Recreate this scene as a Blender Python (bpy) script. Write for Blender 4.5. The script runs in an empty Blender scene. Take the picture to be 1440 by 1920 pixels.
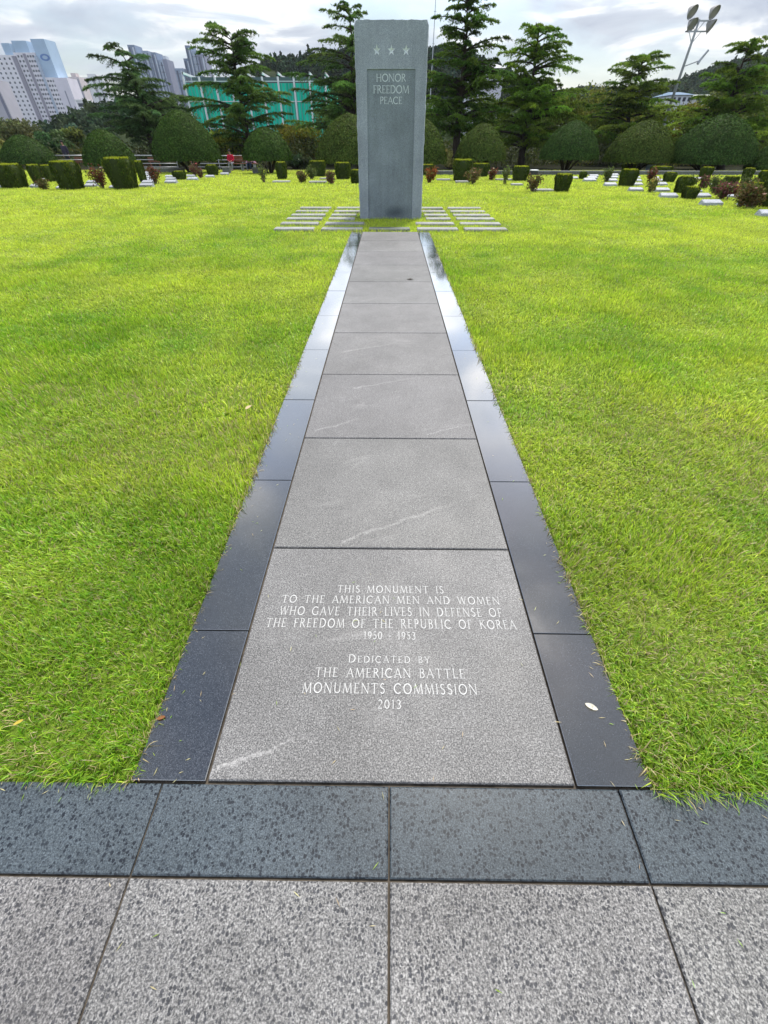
import bpy, bmesh, math, random
import numpy as np
from mathutils import Vector
from mathutils.geometry import tessellate_polygon

SC = bpy.context.scene
COL = SC.collection
R = math.radians
rng = np.random.default_rng(7)
random.seed(7)

# ------------------------------------------------------------------ camera
CAM_H, FPX, PITCH, YAW = 1.53, 750.0, R(43.31), R(0.64)
cam = bpy.data.cameras.new("camera")
cam.sensor_fit = 'VERTICAL'; cam.sensor_height = 36.0; cam.sensor_width = 27.0
cam.lens = FPX / 1920 * 36.0
cam.clip_start = 0.05; cam.clip_end = 6000
cam_o = bpy.data.objects.new("camera", cam); COL.objects.link(cam_o)
cam_o.location = (0, 0, CAM_H); cam_o.rotation_euler = (R(90) - PITCH, 0, YAW)
SC.camera = cam_o

# ------------------------------------------------------------------ light
SUN_EL, SUN_AZ = R(60), R(20)          # azimuth measured from +Y towards +X
SKY_STRENGTH = 0.1
world = bpy.data.worlds.new("World"); SC.world = world; world.use_nodes = True
def build_world():
    nt = world.node_tree; nt.nodes.clear(); N = nt.nodes.new; L = nt.links.new
    out = N('ShaderNodeOutputWorld'); bg = N('ShaderNodeBackground')
    bg.inputs['Strength'].default_value = SKY_STRENGTH
    sky = N('ShaderNodeTexSky'); sky.sky_type = 'NISHITA'; sky.sun_disc = False
    sky.sun_elevation = SUN_EL; sky.sun_rotation = SUN_AZ
    sky.air_density = 1.0; sky.dust_density = 1.5
    tc = N('ShaderNodeTexCoord')
    sep = N('ShaderNodeSeparateXYZ'); L(tc.outputs['Generated'], sep.inputs[0])
    mx = N('ShaderNodeMath'); mx.operation = 'MAXIMUM'; mx.inputs[1].default_value = 0.02; L(sep.outputs[2], mx.inputs[0])
    ad = N('ShaderNodeMath'); ad.operation = 'ADD'; ad.inputs[1].default_value = 0.14; L(mx.outputs[0], ad.inputs[0])
    dx = N('ShaderNodeMath'); dx.operation = 'DIVIDE'; L(sep.outputs[0], dx.inputs[0]); L(ad.outputs[0], dx.inputs[1])
    dy = N('ShaderNodeMath'); dy.operation = 'DIVIDE'; L(sep.outputs[1], dy.inputs[0]); L(ad.outputs[0], dy.inputs[1])
    cb = N('ShaderNodeCombineXYZ'); L(dx.outputs[0], cb.inputs[0]); L(dy.outputs[0], cb.inputs[1])
    cb.inputs[2].default_value = 3.7
    n1 = N('ShaderNodeTexNoise'); n1.inputs['Scale'].default_value = 0.75; n1.inputs['Detail'].default_value = 7
    n1.inputs['Roughness'].default_value = 0.55; n1.inputs['Distortion'].default_value = 0.5
    L(cb.outputs[0], n1.inputs['Vector'])
    r1 = N('ShaderNodeValToRGB'); e = r1.color_ramp.elements     # how much cloud
    e[0].position = 0.40; e[0].color = (0.12,)*3 + (1,); e[1].position = 0.54; e[1].color = (1, 1, 1, 1)
    L(n1.outputs['Fac'], r1.inputs[0])
    mp = N('ShaderNodeMapping'); mp.inputs['Location'].default_value = (5.3, 1.2, 0); L(cb.outputs[0], mp.inputs[0])
    n2 = N('ShaderNodeTexNoise'); n2.inputs['Scale'].default_value = 1.7; n2.inputs['Detail'].default_value = 6
    n2.inputs['Roughness'].default_value = 0.5; n2.inputs['Distortion'].default_value = 0.8
    L(mp.outputs[0], n2.inputs['Vector'])
    r2 = N('ShaderNodeValToRGB'); e = r2.color_ramp.elements     # grey bellies to white edges
    e[0].position = 0.36; e[0].color = (3.9, 4.3, 5.1, 1); e[1].position = 0.62; e[1].color = (8.8, 8.7, 8.6, 1)
    m = e.new(0.5); m.color = (5.1, 5.5, 6.1, 1)
    L(n2.outputs['Fac'], r2.inputs[0])
    mix = N('ShaderNodeMix'); mix.data_type = 'RGBA'
    L(r1.outputs[0], mix.inputs[0]); L(sky.outputs[0], mix.inputs[6]); L(r2.outputs[0], mix.inputs[7])
    # added unseen bright sky band above the view, for border reflections and lawn light
    r3 = N('ShaderNodeValToRGB'); e = r3.color_ramp.elements; r3.color_ramp.interpolation = 'EASE'
    e[0].position = 0.12; e[0].color = (.50,)*3 + (1,); e[1].position = 1.0; e[1].color = (.34,)*3 + (1,)
    for p_, v_ in ((0.22, 1.25), (0.45, 1.15), (0.75, 0.38)): m = e.new(p_); m.color = (v_,)*3 + (1,)
    L(sep.outputs[2], r3.inputs[0])
    mul = N('ShaderNodeMix'); mul.data_type = 'RGBA'; mul.blend_type = 'MULTIPLY'; mul.inputs[0].default_value = 1.0
    L(mix.outputs[2], mul.inputs[6]); L(r3.outputs[0], mul.inputs[7])
    sc2 = N('ShaderNodeVectorMath'); sc2.operation = 'SCALE'; sc2.inputs['Scale'].default_value = 2.0; L(mul.outputs[2], sc2.inputs[0])
    L(sc2.outputs[0], bg.inputs['Color']); L(bg.outputs[0], out.inputs['Surface'])
build_world()
sun = bpy.data.lights.new("sun", 'SUN'); sun.energy = 3.2; sun.angle = R(5); sun.color = (1.0, 0.95, 0.87)
sun_o = bpy.data.objects.new("sun", sun); COL.objects.link(sun_o)
sd = Vector((math.sin(SUN_AZ) * math.cos(SUN_EL), math.cos(SUN_AZ) * math.cos(SUN_EL), math.sin(SUN_EL)))
sun_o.rotation_euler = sd.to_track_quat('Z', 'Y').to_euler(); sun_o.location = (20, 30, 60)
vs = SC.view_settings
vs.view_transform = 'Standard'; vs.look = 'None'; vs.exposure = 0.5; vs.gamma = 1.0; vs.use_curve_mapping = False
SC.cycles.max_bounces = 6; SC.cycles.transparent_max_bounces = 4

# ------------------------------------------------------------------ geometry helpers
_r = np.array([math.cos(YAW), math.sin(YAW), 0])
_f = np.array([-math.sin(YAW) * math.cos(PITCH), math.cos(YAW) * math.cos(PITCH), -math.sin(PITCH)])
_u = np.array([-math.sin(YAW) * math.sin(PITCH), math.cos(YAW) * math.sin(PITCH), math.cos(PITCH)])
CAMP = np.array([0, 0, CAM_H])
def ray(px, py): return _r * (px - 720) / FPX + _u * (960 - py) / FPX + _f
def W(px, py, Y):
    d = ray(px, py); return CAMP + d * (Y / d[1])
def zt(Y): return -0.022 * (min(max(Y, 18), 45) - 18)
def G(px, py, z=None):
    d = ray(px, py); Y = 15.0
    for _ in range(60):
        zz = zt(Y) if z is None else z
        Y = min(max((zz - CAM_H) / d[2] * d[1] if d[2] < -1e-3 else 60, 0.05), 60)
    return CAMP + d * (Y / d[1])
def wpx(npx, Y): return npx * Y * math.cos(PITCH) / FPX + npx * CAM_H * math.sin(PITCH) / FPX   # metres across for pixels, near the ground
def hpx(px, py0, py1, Y): return W(px, py0, Y)[2] - W(px, py1, Y)[2]

_tab = rng.random((256, 256))
def vnoise(x, y, s=1.0, seed=0):
    x = np.asarray(x) * s + seed * 17.31; y = np.asarray(y) * s + seed * 9.77
    xi = np.floor(x).astype(int); yi = np.floor(y).astype(int); fx = x - xi; fy = y - yi
    fx = fx * fx * (3 - 2 * fx); fy = fy * fy * (3 - 2 * fy)
    g = lambda a, b: _tab[a & 255, b & 255]
    return (g(xi, yi) * (1 - fx) + g(xi + 1, yi) * fx) * (1 - fy) + (g(xi, yi + 1) * (1 - fx) + g(xi + 1, yi + 1) * fx) * fy

class MB:
    """collects polygons with a colour per vertex; build() links ONE mesh object"""
    def __init__(s): s.v = []; s.c = []; s.f = []; s.n = 0
    def add(s, P, col):                       # P: (n, k, 3) polygons of k corners
        P = np.asarray(P, dtype=np.float32)
        if len(P) == 0: return
        n, k, _ = P.shape
        col = np.asarray(col, dtype=np.float32)
        if col.ndim == 1: col = np.broadcast_to(col, (n, 3))
        s.v.append(P.reshape(-1, 3))
        s.c.append(np.repeat(col, k, 0) if col.ndim == 2 else col.reshape(-1, 3))
        s.f.append((np.arange(n * k, dtype=np.int32) + s.n, np.full(n, k, np.int32))); s.n += n * k
    def grid(s, V, F, col):                   # shared vertices V (n,3), faces as list of index tuples
        V = np.asarray(V, dtype=np.float32); col = np.asarray(col, dtype=np.float32)
        s.v.append(V); s.c.append(np.broadcast_to(col, (len(V), 3)) if col.ndim == 1 else col)
        idx = np.array([i for f in F for i in f], np.int32) + s.n
        s.f.append((idx, np.array([len(f) for f in F], np.int32))); s.n += len(V)
    def box(s, x0, x1, y0, y1, z0, z1, col=(1, 1, 1)):
        V = [(x, y, z) for z in (z0, z1) for y in (y0, y1) for x in (x0, x1)]
        s.grid(V, [(0, 2, 3, 1), (4, 5, 7, 6), (0, 1, 5, 4), (2, 6, 7, 3), (0, 4, 6, 2), (1, 3, 7, 5)], col)
    def slab(s, x0, x1, y0, y1, z0, z1, b=0.004, col=(1, 1, 1)):   # box with a chamfered top
        V = [(x0, y0, z0), (x1, y0, z0), (x1, y1, z0), (x0, y1, z0), (x0, y0, z1 - b), (x1, y0, z1 - b), (x1, y1, z1 - b), (x0, y1, z1 - b),
             (x0 + b, y0 + b, z1), (x1 - b, y0 + b, z1), (x1 - b, y1 - b, z1), (x0 + b, y1 - b, z1)]
        F = [(8, 9, 10, 11)]
        for i in range(4):
            j = (i + 1) % 4; F += [(i, j, 4 + j, 4 + i), (4 + i, 4 + j, 8 + j, 8 + i)]
        s.grid(V, F, col)
    def tube(s, pts, rad, n=7, col=(1, 1, 1), cap=True):
        pts = np.asarray(pts, float); m = len(pts); rad = np.broadcast_to(np.asarray(rad, float), (m,))
        V = []; prev = None
        for i in range(m):
            t = pts[min(i + 1, m - 1)] - pts[max(i - 1, 0)]; t = t / (np.linalg.norm(t) + 1e-9)
            a = np.array([1, 0, 0]) if abs(t[0]) < 0.8 else np.array([0, 1, 0])
            if prev is not None: a = prev
            a = a - t * a.dot(t); a /= np.linalg.norm(a) + 1e-9; b = np.cross(t, a); prev = a
            for k in range(n):
                an = 2 * math.pi * k / n; V.append(pts[i] + (a * math.cos(an) + b * math.sin(an)) * rad[i])
        F = [(i * n + k, i * n + (k + 1) % n, (i + 1) * n + (k + 1) % n, (i + 1) * n + k) for i in range(m - 1) for k in range(n)]
        if cap: F += [tuple(range(n))[::-1], tuple((m - 1) * n + k for k in range(n))]
        s.grid(V, F, col)
    def leaves(s, C, A, Nn, ln, wd, col):
        A = A / (np.linalg.norm(A, axis=1, keepdims=True) + 1e-9)
        B = np.cross(A, Nn); B /= np.linalg.norm(B, axis=1, keepdims=True) + 1e-9
        ln = np.broadcast_to(ln, (len(C),))[:, None] / 2; wd = np.broadcast_to(wd, (len(C),))[:, None] / 2
        s.add(np.stack([C - A * ln, C + B * wd - A * ln * .15, C + A * ln, C - B * wd - A * ln * .15], 1), col)
    def build(s, name, mat, parent=None, origin=None, smooth=False):
        me = bpy.data.meshes.new(name)
        V = np.concatenate(s.v) if s.v else np.zeros((0, 3), np.float32)
        o3 = np.zeros(3)
        if origin is not None: o3 = np.asarray(origin, float)
        elif parent is not None: o3 = np.array(parent.get('_w', (0, 0, 0)), float)
        V = (V - o3).astype(np.float32)
        loops = np.concatenate([f[0] for f in s.f]); cnt = np.concatenate([f[1] for f in s.f])
        me.vertices.add(len(V)); me.vertices.foreach_set('co', V.ravel())
        me.loops.add(len(loops)); me.loops.foreach_set('vertex_index', loops)
        me.polygons.add(len(cnt)); me.polygons.foreach_set('loop_start', np.concatenate([[0], np.cumsum(cnt)[:-1]]).astype(np.int32))
        try: me.polygons.foreach_set('loop_total', cnt)
        except Exception: pass
        at = me.attributes.new('col', 'FLOAT_COLOR', 'POINT')
        at.data.foreach_set('color', np.concatenate([np.concatenate(s.c), np.ones((len(V), 1), np.float32)], 1).astype(np.float32).ravel())
        me.polygons.foreach_set('use_smooth', np.full(len(cnt), bool(smooth)))
        me.update(calc_edges=True); me.validate()
        me.materials.append(mat)
        o = bpy.data.objects.new(name, me); COL.objects.link(o)
        if parent is not None: o.parent = parent
        elif origin is not None: o.location = origin
        return o

def tag(o, label=None, cat=None, group=None, kind=None):
    if label: o['label'] = label
    if cat: o['category'] = cat
    if group: o['group'] = group
    if kind: o['kind'] = kind
    return o
def empty(name, loc, label, cat, group=None):
    o = bpy.data.objects.new(name, None); COL.objects.link(o); o.location = [float(a) for a in loc]
    o.empty_display_size = 0.2; o['_w'] = [float(a) for a in loc]
    return tag(o, label, cat, group)
def structure(o): o['kind'] = 'structure'; return o

# ------------------------------------------------------------------ materials
class NT:
    def __init__(s, name):
        s.m = bpy.data.materials.new(name); s.m.use_nodes = True; s.t = s.m.node_tree; s.t.nodes.clear()
        s.out = s.t.nodes.new('ShaderNodeOutputMaterial')
    def n(s, typ, **kw):
        nd = s.t.nodes.new(typ)
        for k, v in kw.items():
            if k in nd.inputs: 
                try: nd.inputs[k].default_value = v
                except Exception: s.l(v, nd.inputs[k])
            else: setattr(nd, k, v)
        return nd
    def l(s, a, b): s.t.links.new(a, b)
    def noise(s, vec, scale, detail=3, rough=0.5, dist=0):
        nd = s.n('ShaderNodeTexNoise', Scale=scale, Detail=detail, Roughness=rough, Distortion=dist); s.l(vec, nd.inputs['Vector']); return nd.outputs['Fac']
    def ramp(s, fac, stops, interp='LINEAR'):
        nd = s.n('ShaderNodeValToRGB'); cr = nd.color_ramp; cr.interpolation = interp
        while len(cr.elements) < len(stops): cr.elements.new(0.5)
        for e, (p, c) in zip(cr.elements, stops):
            e.position = p; e.color = (c, c, c, 1) if isinstance(c, (int, float)) else tuple(c) + (1,)
        s.l(fac, nd.inputs[0]); return nd.outputs[0]
    def mix(s, fac, a, b, blend='MIX'):
        nd = s.n('ShaderNodeMix', data_type='RGBA', blend_type=blend)
        for i, v in ((0, fac), (6, a), (7, b)):
            if hasattr(v, 'is_linked'): s.l(v, nd.inputs[i])
            elif isinstance(v, (int, float)): nd.inputs[i].default_value = v if i == 0 else (v, v, v, 1)
            else: nd.inputs[i].default_value = tuple(v) + (1,)
        return nd.outputs[2]
    def math(s, op, a, b=0.0):
        nd = s.n('ShaderNodeMath', operation=op)
        for i, v in enumerate((a, b)):
            if hasattr(v, 'is_linked'): s.l(v, nd.inputs[i])
            else: nd.inputs[i].default_value = v
        return nd.outputs[0]
    def pos(s): return s.n('ShaderNodeNewGeometry').outputs['Position']
    def col(s): return s.n('ShaderNodeAttribute', attribute_name='col').outputs['Color']
    def mapping(s, vec, scale=(1, 1, 1), rot=(0, 0, 0)):
        nd = s.n('ShaderNodeMapping'); nd.inputs['Scale'].default_value = scale; nd.inputs['Rotation'].default_value = rot; s.l(vec, nd.inputs[0]); return nd.outputs[0]
    def principled(s, color, rough=0.6, spec=0.5, bump=None, bstr=0.3, bdist=0.002, metal=0.0):
        p = s.n('ShaderNodeBsdfPrincipled'); p.inputs['Metallic'].default_value = metal
        for key, v in (('Base Color', color), ('Roughness', rough), ('Specular IOR Level', spec)):
            if hasattr(v, 'is_linked'): s.l(v, p.inputs[key])
            elif isinstance(v, (int, float)): p.inputs[key].default_value = v
            else: p.inputs[key].default_value = tuple(v) + (1,)
        if bump is not None:
            b = s.n('ShaderNodeBump'); b.inputs['Strength'].default_value = bstr; b.inputs['Distance'].default_value = bdist
            s.l(bump, b.inputs['Height']); s.l(b.outputs[0], p.inputs['Normal'])
        s.l(p.outputs[0], s.out.inputs['Surface']); return s.m

def leaf_material(name, trans=0.3, gloss=0.04, var=0.35, rough=0.5, gain=1.0):
    t = NT(name); c = t.col(); p = t.pos()
    nz = t.ramp(t.noise(p, 1.3, 2), [(0.3, 1 - var), (0.7, 1 + var)])
    c = t.mix(1.0, c, nz, 'MULTIPLY')
    if gain != 1.0: c = t.mix(1.0, c, gain, 'MULTIPLY')
    d = t.n('ShaderNodeBsdfDiffuse'); t.l(c, d.inputs[0])
    tr = t.n('ShaderNodeBsdfTranslucent'); t.l(c, tr.inputs[0])
    m1 = t.n('ShaderNodeMixShader'); m1.inputs[0].default_value = trans; t.l(d.outputs[0], m1.inputs[1]); t.l(tr.outputs[0], m1.inputs[2])
    g = t.n('ShaderNodeBsdfGlossy', Roughness=rough); g.inputs[0].default_value = (0.9, 0.95, 0.9, 1)
    m2 = t.n('ShaderNodeMixShader'); m2.inputs[0].default_value = gloss; t.l(m1.outputs[0], m2.inputs[1]); t.l(g.outputs[0], m2.inputs[2])
    t.l(m2.outputs[0], t.out.inputs['Surface']); return t.m

def granite(name, base, dark, light, grain, spot=None, spot_col=0.1, rough=0.6, spec=0.4, veins=False, bstr=0.25, stain=0.12, streak=0.0, lines=None):
    """speckled stone; tint per slab from the col attribute"""
    t = NT(name); p = t.pos()
    g = t.ramp(t.noise(p, grain, 2.5, 0.7), [(0.39, dark), (0.5, base), (0.61, light)])
    gv = t.n('ShaderNodeTexVoronoi', Scale=grain * 1.25, Randomness=1.0); t.l(p, gv.inputs['Vector'])
    gs = t.n('ShaderNodeSeparateColor'); t.l(gv.outputs['Color'], gs.inputs[0])
    g2 = t.ramp(gs.outputs[1], [(0.0, 0.66), (0.5, 1.0), (1.0, 1.36)])
    c = t.mix(1.0, g, g2, 'MULTIPLY')
    if spot:
        sc, r0, r1 = spot
        dp = t.n('ShaderNodeVectorMath', operation='ADD'); t.l(p, dp.inputs[0])
        nz = t.n('ShaderNodeTexNoise', Scale=sc * 1.7, Detail=2); t.l(p, nz.inputs['Vector'])
        scl = t.n('ShaderNodeVectorMath', operation='SCALE'); scl.inputs['Scale'].default_value = 0.5 / sc; t.l(nz.outputs['Color'], scl.inputs[0]); t.l(scl.outputs[0], dp.inputs[1])
        v = t.n('ShaderNodeTexVoronoi', Scale=sc, Randomness=1.0); t.l(dp.outputs[0], v.inputs['Vector'])
        sp = t.n('ShaderNodeSeparateColor'); t.l(v.outputs['Color'], sp.inputs[0])
        thr = t.math('MULTIPLY_ADD', sp.outputs[0], r1); thr.node.inputs[2].default_value = r0
        msk = t.math('GREATER_THAN', thr, v.outputs['Distance'])
        clump = t.ramp(t.noise(p, 9, 2), [(0.35, 0.7), (0.6, 1.0)])
        c = t.mix(t.math('MULTIPLY', msk, clump), c, t.mix(1.0, g2, spot_col, 'MULTIPLY'))
    if veins:
        mp = t.mapping(p, (1, 1, 1), (0, 0, R(-24)))
        mp = t.mapping(mp, (0.5, 1.7, 1))
        vn = t.noise(mp, 1.15, 5, 0.55, 0.4)
        line = t.ramp(t.math('ABSOLUTE', t.math('SUBTRACT', vn, 0.5)), [(0.0, 1.0), (0.008, 0.0)])
        brk = t.ramp(t.noise(p, 3.3, 3), [(0.46, 0.0), (0.66, 0.3)])
        rag = t.ramp(t.noise(p, 90, 2), [(0.35, 0.25), (0.6, 1.0)])
        c = t.mix(t.math('MULTIPLY', t.math('MULTIPLY', line, brk), rag), c, [a * 1.5 for a in light])
    for (ax, ay, bx, by, wd, amt) in (lines or ()):      # single quartz veins that run across a slab
        L_ = math.hypot(bx - ax, by - ay); ux, uy = (bx - ax) / L_, (by - ay) / L_
        q = t.n('ShaderNodeVectorMath', operation='SUBTRACT'); t.l(p, q.inputs[0]); q.inputs[1].default_value = (ax, ay, 0)
        def dot(vx, vy):
            d = t.n('ShaderNodeVectorMath', operation='DOT_PRODUCT'); t.l(q.outputs[0], d.inputs[0]); d.inputs[1].default_value = (vx, vy, 0); return d.outputs['Value']
        wob = t.math('MULTIPLY', t.math('SUBTRACT', t.noise(p, 7, 4, 0.6), 0.5), 0.09)
        dd = t.math('ABSOLUTE', t.math('ADD', dot(-uy, ux), wob))
        m = t.ramp(t.math('DIVIDE', dd, wd), [(0.0, 1.0), (0.35, 0.7), (1.0, 0.0)])
        al = t.ramp(t.math('DIVIDE', dot(ux, uy), L_), [(0.0, 1.0), (0.55, 0.75), (1.0, 0.0)]); st_ = t.math('GREATER_THAN', dot(ux, uy), 0.0)
        rg = t.ramp(t.noise(p, 70, 3, 0.7), [(0.38, 0.05), (0.58, 1.0)])
        f = t.math('MULTIPLY', t.math('MULTIPLY', t.math('MULTIPLY', m, al), t.math('MULTIPLY', rg, st_)), amt)
        c = t.mix(f, c, (0.52, 0.51, 0.50))
    st = t.ramp(t.noise(p, 2.2, 5, 0.6), [(0.3, 1 - stain), (0.7, 1 + stain)])
    c = t.mix(1.0, c, st, 'MULTIPLY'); c = t.mix(1.0, c, t.col(), 'MULTIPLY')
    if streak:
        sk = t.ramp(t.noise(t.mapping(p, (9, 9, .55)), 1.0, 5, 0.65), [(0.32, 1 - streak), (0.5, 1.0), (0.7, 1 + streak * .8)]); c = t.mix(1.0, c, sk, 'MULTIPLY')
    blot = t.ramp(t.noise(p, .9, 4, 0.6), [(0.36, 0.86), (0.5, 1.0), (0.66, 1.12)]); c = t.mix(1.0, c, blot, 'MULTIPLY')
    rn = t.ramp(t.noise(p, 5, 4), [(0.3, max(rough - .05, .03)), (0.7, rough + .05)])
    return t.principled(c, rn, spec, t.noise(p, grain, 2) if bstr else None, bstr, 0.0015)

M = {}
_v = lambda a, b, c, d, w, k: (*G(a, b, 0)[:2], *G(c, d, 0)[:2], w, k)
VEINS = [_v(386, 1454, 600, 1368, .010, .65), _v(640, 1015, 905, 925, .013, .42), _v(800, 815, 890, 792, .012, .38), _v(590, 808, 700, 778, .014, .4), _v(660, 728, 790, 706, .014, .4), _v(700, 1185, 560, 1212, .02, .3), _v(640, 660, 760, 640, .02, .35)]
M['path'] = granite('path_granite', lines=VEINS, base=(0.15, 0.148, 0.147), dark=(0.068, 0.068, 0.071), light=(0.27, 0.265, 0.26), grain=200, veins=True, rough=0.6, spec=0.5, bstr=0.06)
M['paver'] = granite('paver_granite', (0.18, 0.176, 0.173), (0.095, 0.094, 0.096), (0.30, 0.292, 0.285), 190, spot=(100, 0.10, 0.40), spot_col=(0.052, 0.053, 0.059), rough=0.6, spec=0.3, bstr=0.1)
M['band'] = granite('dark_band_granite', (0.060, 0.076, 0.089), (0.039, 0.05, 0.061), (0.092, 0.112, 0.125), 240, spot=(92, 0.06, 0.46), spot_col=(0.012, 0.016, 0.023), rough=0.42, spec=0.4, stain=0.12, bstr=0.1)
M['border'] = granite('dark_border_granite', (0.022, 0.028, 0.035), (0.012, 0.015, 0.019), (0.06, 0.067, 0.078), 280, rough=0.09, spec=1.0, bstr=0.0, stain=0.2)
bn = [n for n in M['border'].node_tree.nodes if n.type == 'BSDF_PRINCIPLED'][0]
bn.inputs['Coat Weight'].default_value = 1.0; bn.inputs['Coat Roughness'].default_value = 0.06; bn.inputs['Coat IOR'].default_value = 1.95
M['monument'] = granite('monument_granite', (0.268, 0.295, 0.342), (0.22, 0.244, 0.286), (0.32, 0.349, 0.398), 150, rough=0.7, spec=0.25, stain=0.07, bstr=0.35, streak=0.08)
M['panel'] = granite('monument_panel_granite', (0.185, 0.214, 0.244), (0.146, 0.17, 0.196), (0.228, 0.26, 0.294), 150, rough=0.6, spec=0.3, stain=0.12, bstr=0.3, streak=0.10)
M['bar'] = granite('pale_bar_granite', (0.29, 0.295, 0.275), (0.19, 0.19, 0.18), (0.38, 0.38, 0.36), 90, rough=0.65, spec=0.3, stain=0.18)
M['marker'] = granite('marker_granite', (0.30, 0.32, 0.345), (0.2, 0.215, 0.24), (0.42, 0.44, 0.46), 60, rough=0.45, spec=0.4)
M['plaque'] = granite('marker_plaque', (0.36, 0.375, 0.40), (0.27, 0.285, 0.31), (0.46, 0.47, 0.49), 50, rough=0.35, spec=0.5)
M['kerbstone'] = granite('kerb_granite', (0.14, 0.14, 0.145), (0.09, 0.09, 0.095), (0.2, 0.2, 0.2), 40, rough=0.7, spec=0.3)
def plain(name, c, rough=0.5, spec=0.5, metal=0.0, nz=0.15, scale=3.0):
    t = NT(name); p = t.pos()
    f = t.ramp(t.noise(p, scale, 4), [(0.3, 1 - nz), (0.7, 1 + nz)])
    return t.principled(t.mix(1.0, f, c, 'MULTIPLY'), rough, spec, metal=metal)
def coloured(name, rough=0.6, spec=0.4, nz=0.15, scale=3.0):
    t = NT(name); p = t.pos()
    f = t.ramp(t.noise(p, scale, 4), [(0.3, 1 - nz), (0.7, 1 + nz)])
    return t.principled(t.mix(1.0, f, t.col(), 'MULTIPLY'), rough, spec)
M['letter'] = plain('letter_paint', (0.58, 0.58, 0.57), 0.7, 0.2, nz=0.12, scale=60)
M['letter_cut'] = plain('letter_cut_stone', (0.60, 0.65, 0.68), 0.7, 0.2, nz=0.08, scale=20)
M['star'] = plain('star_cut_stone', (0.66, 0.70, 0.73), 0.7, 0.2, nz=0.08, scale=20)
M['joint'] = plain('joint_sand', (0.10, 0.085, 0.068), 0.9, 0.1, nz=0.4, scale=30)
M['grass'] = leaf_material('lawn_grass', 0.45, 0.035, 0.12, 0.45)
M['cedar'] = leaf_material('cedar_needles', 0.42, 0.006, 0.25, gain=2.2)
M['leaf'] = leaf_material('shrub_leaves', 0.3, 0.014, 0.2, gain=1.2)
M['dome'] = leaf_material('dome_leaves', 0.2, 0.008, 0.15, rough=0.5, gain=1.2)
M['petal'] = leaf_material('petals', 0.3, 0.02, 0.1)
M['far_leaf'] = leaf_material('far_leaves', 0.15, 0.0, 0.3)
M['coloured'] = coloured('painted_and_cloth')
M['wall'] = coloured('render_wall', 0.8, 0.2, 0.06, 0.2)
M['steel'] = plain('painted_steel', (0.45, 0.46, 0.47), 0.4, 0.5, 0.3)
M['lampsteel'] = plain('galvanised_steel', (0.36, 0.37, 0.40), 0.45, 0.5, 0.4)
M['wood'] = plain('brown_wood', (0.20, 0.085, 0.05), 0.6, 0.3, nz=0.3, scale=8)
M['glass'] = plain('window_glass', (0.03, 0.035, 0.055), 0.25, 0.3, nz=0.25, scale=0.4)
def bark():
    t = NT('bark'); p = t.pos()
    mp = t.mapping(p, (6, 6, 1.2))
    n = t.noise(mp, 2.5, 5, 0.65)
    return t.principled(t.ramp(n, [(0.3, (0.022, 0.017, 0.014)), (0.7, (0.075, 0.06, 0.05))]), 0.9, 0.1, n, 0.6, 0.03)
M['bark'] = bark()
def skin_mat():
    t = NT('skin'); return t.principled((0.42, 0.24, 0.17), 0.55, 0.3)
M['skin'] = skin_mat()
def ground_mat():
    t = NT('ground_soil'); p = t.pos()
    a = t.ramp(t.noise(p, 1.6, 5, 0.6), [(0.3, (0.09, 0.16, 0.016)), (0.55, (0.15, 0.22, 0.03)), (0.75, (0.2, 0.24, 0.05))])
    b = t.ramp(t.noise(p, 60, 3, 0.7), [(0.3, 0.45), (0.65, 1.35)])
    c = t.mix(1.0, a, b, 'MULTIPLY')
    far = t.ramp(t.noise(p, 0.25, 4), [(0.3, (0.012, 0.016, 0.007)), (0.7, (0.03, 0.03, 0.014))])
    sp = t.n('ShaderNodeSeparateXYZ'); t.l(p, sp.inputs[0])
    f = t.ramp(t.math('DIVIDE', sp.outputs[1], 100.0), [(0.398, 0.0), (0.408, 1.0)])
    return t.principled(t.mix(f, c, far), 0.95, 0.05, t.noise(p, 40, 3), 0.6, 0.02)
M['ground'] = ground_mat()
def hill_mat():
    t = NT('hill_woodland_floor'); p = t.pos()
    return t.principled(t.ramp(t.noise(p, 0.12, 5), [(0.3, (0.018, 0.03, 0.014)), (0.7, (0.045, 0.06, 0.025))]), 0.95, 0.05)
M['hill'] = hill_mat()
def green_glass():
    t = NT('green_screen_glass'); p = t.pos()
    mp = t.mapping(p, (1.0, 1.0, 0.05))
    f = t.ramp(t.noise(mp, 1.2, 3), [(0.35, (0.003, 0.36, 0.23)), (0.5, (0.006, 0.60, 0.39)), (0.68, (0.02, 0.78, 0.54))])
    return t.principled(f, 0.45, 0.15)
M['green'] = green_glass()

# ------------------------------------------------------------------ ground, path, pavement
XC = 0.018                    # centre line of the path
Y0, PL, PW, BW, GAP = 0.338, 1.015, 1.2, 0.245, 0.008
PATH_END = Y0 + 10 * PL
def build_ground():
    xs = np.concatenate([np.linspace(-1100, -80, 8), np.linspace(-60, 60, 41), np.linspace(80, 1100, 8)])
    ys = np.concatenate([np.linspace(-200, -10, 5), np.linspace(0, 60, 41), np.linspace(80, 1000, 10)])
    V = [(x, y, zt(y) - 0.018) for y in ys for x in xs]
    nx = len(xs)
    F = [(j * nx + i, j * nx + i + 1, (j + 1) * nx + i + 1, (j + 1) * nx + i) for j in range(len(ys) - 1) for i in range(nx - 1)]
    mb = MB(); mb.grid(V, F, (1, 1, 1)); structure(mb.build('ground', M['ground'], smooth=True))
build_ground()
def tint(a=0.06): v = 1 + random.uniform(-a, a); return (v, v * random.uniform(.99, 1.01), v * random.uniform(.985, 1.015))
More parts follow.
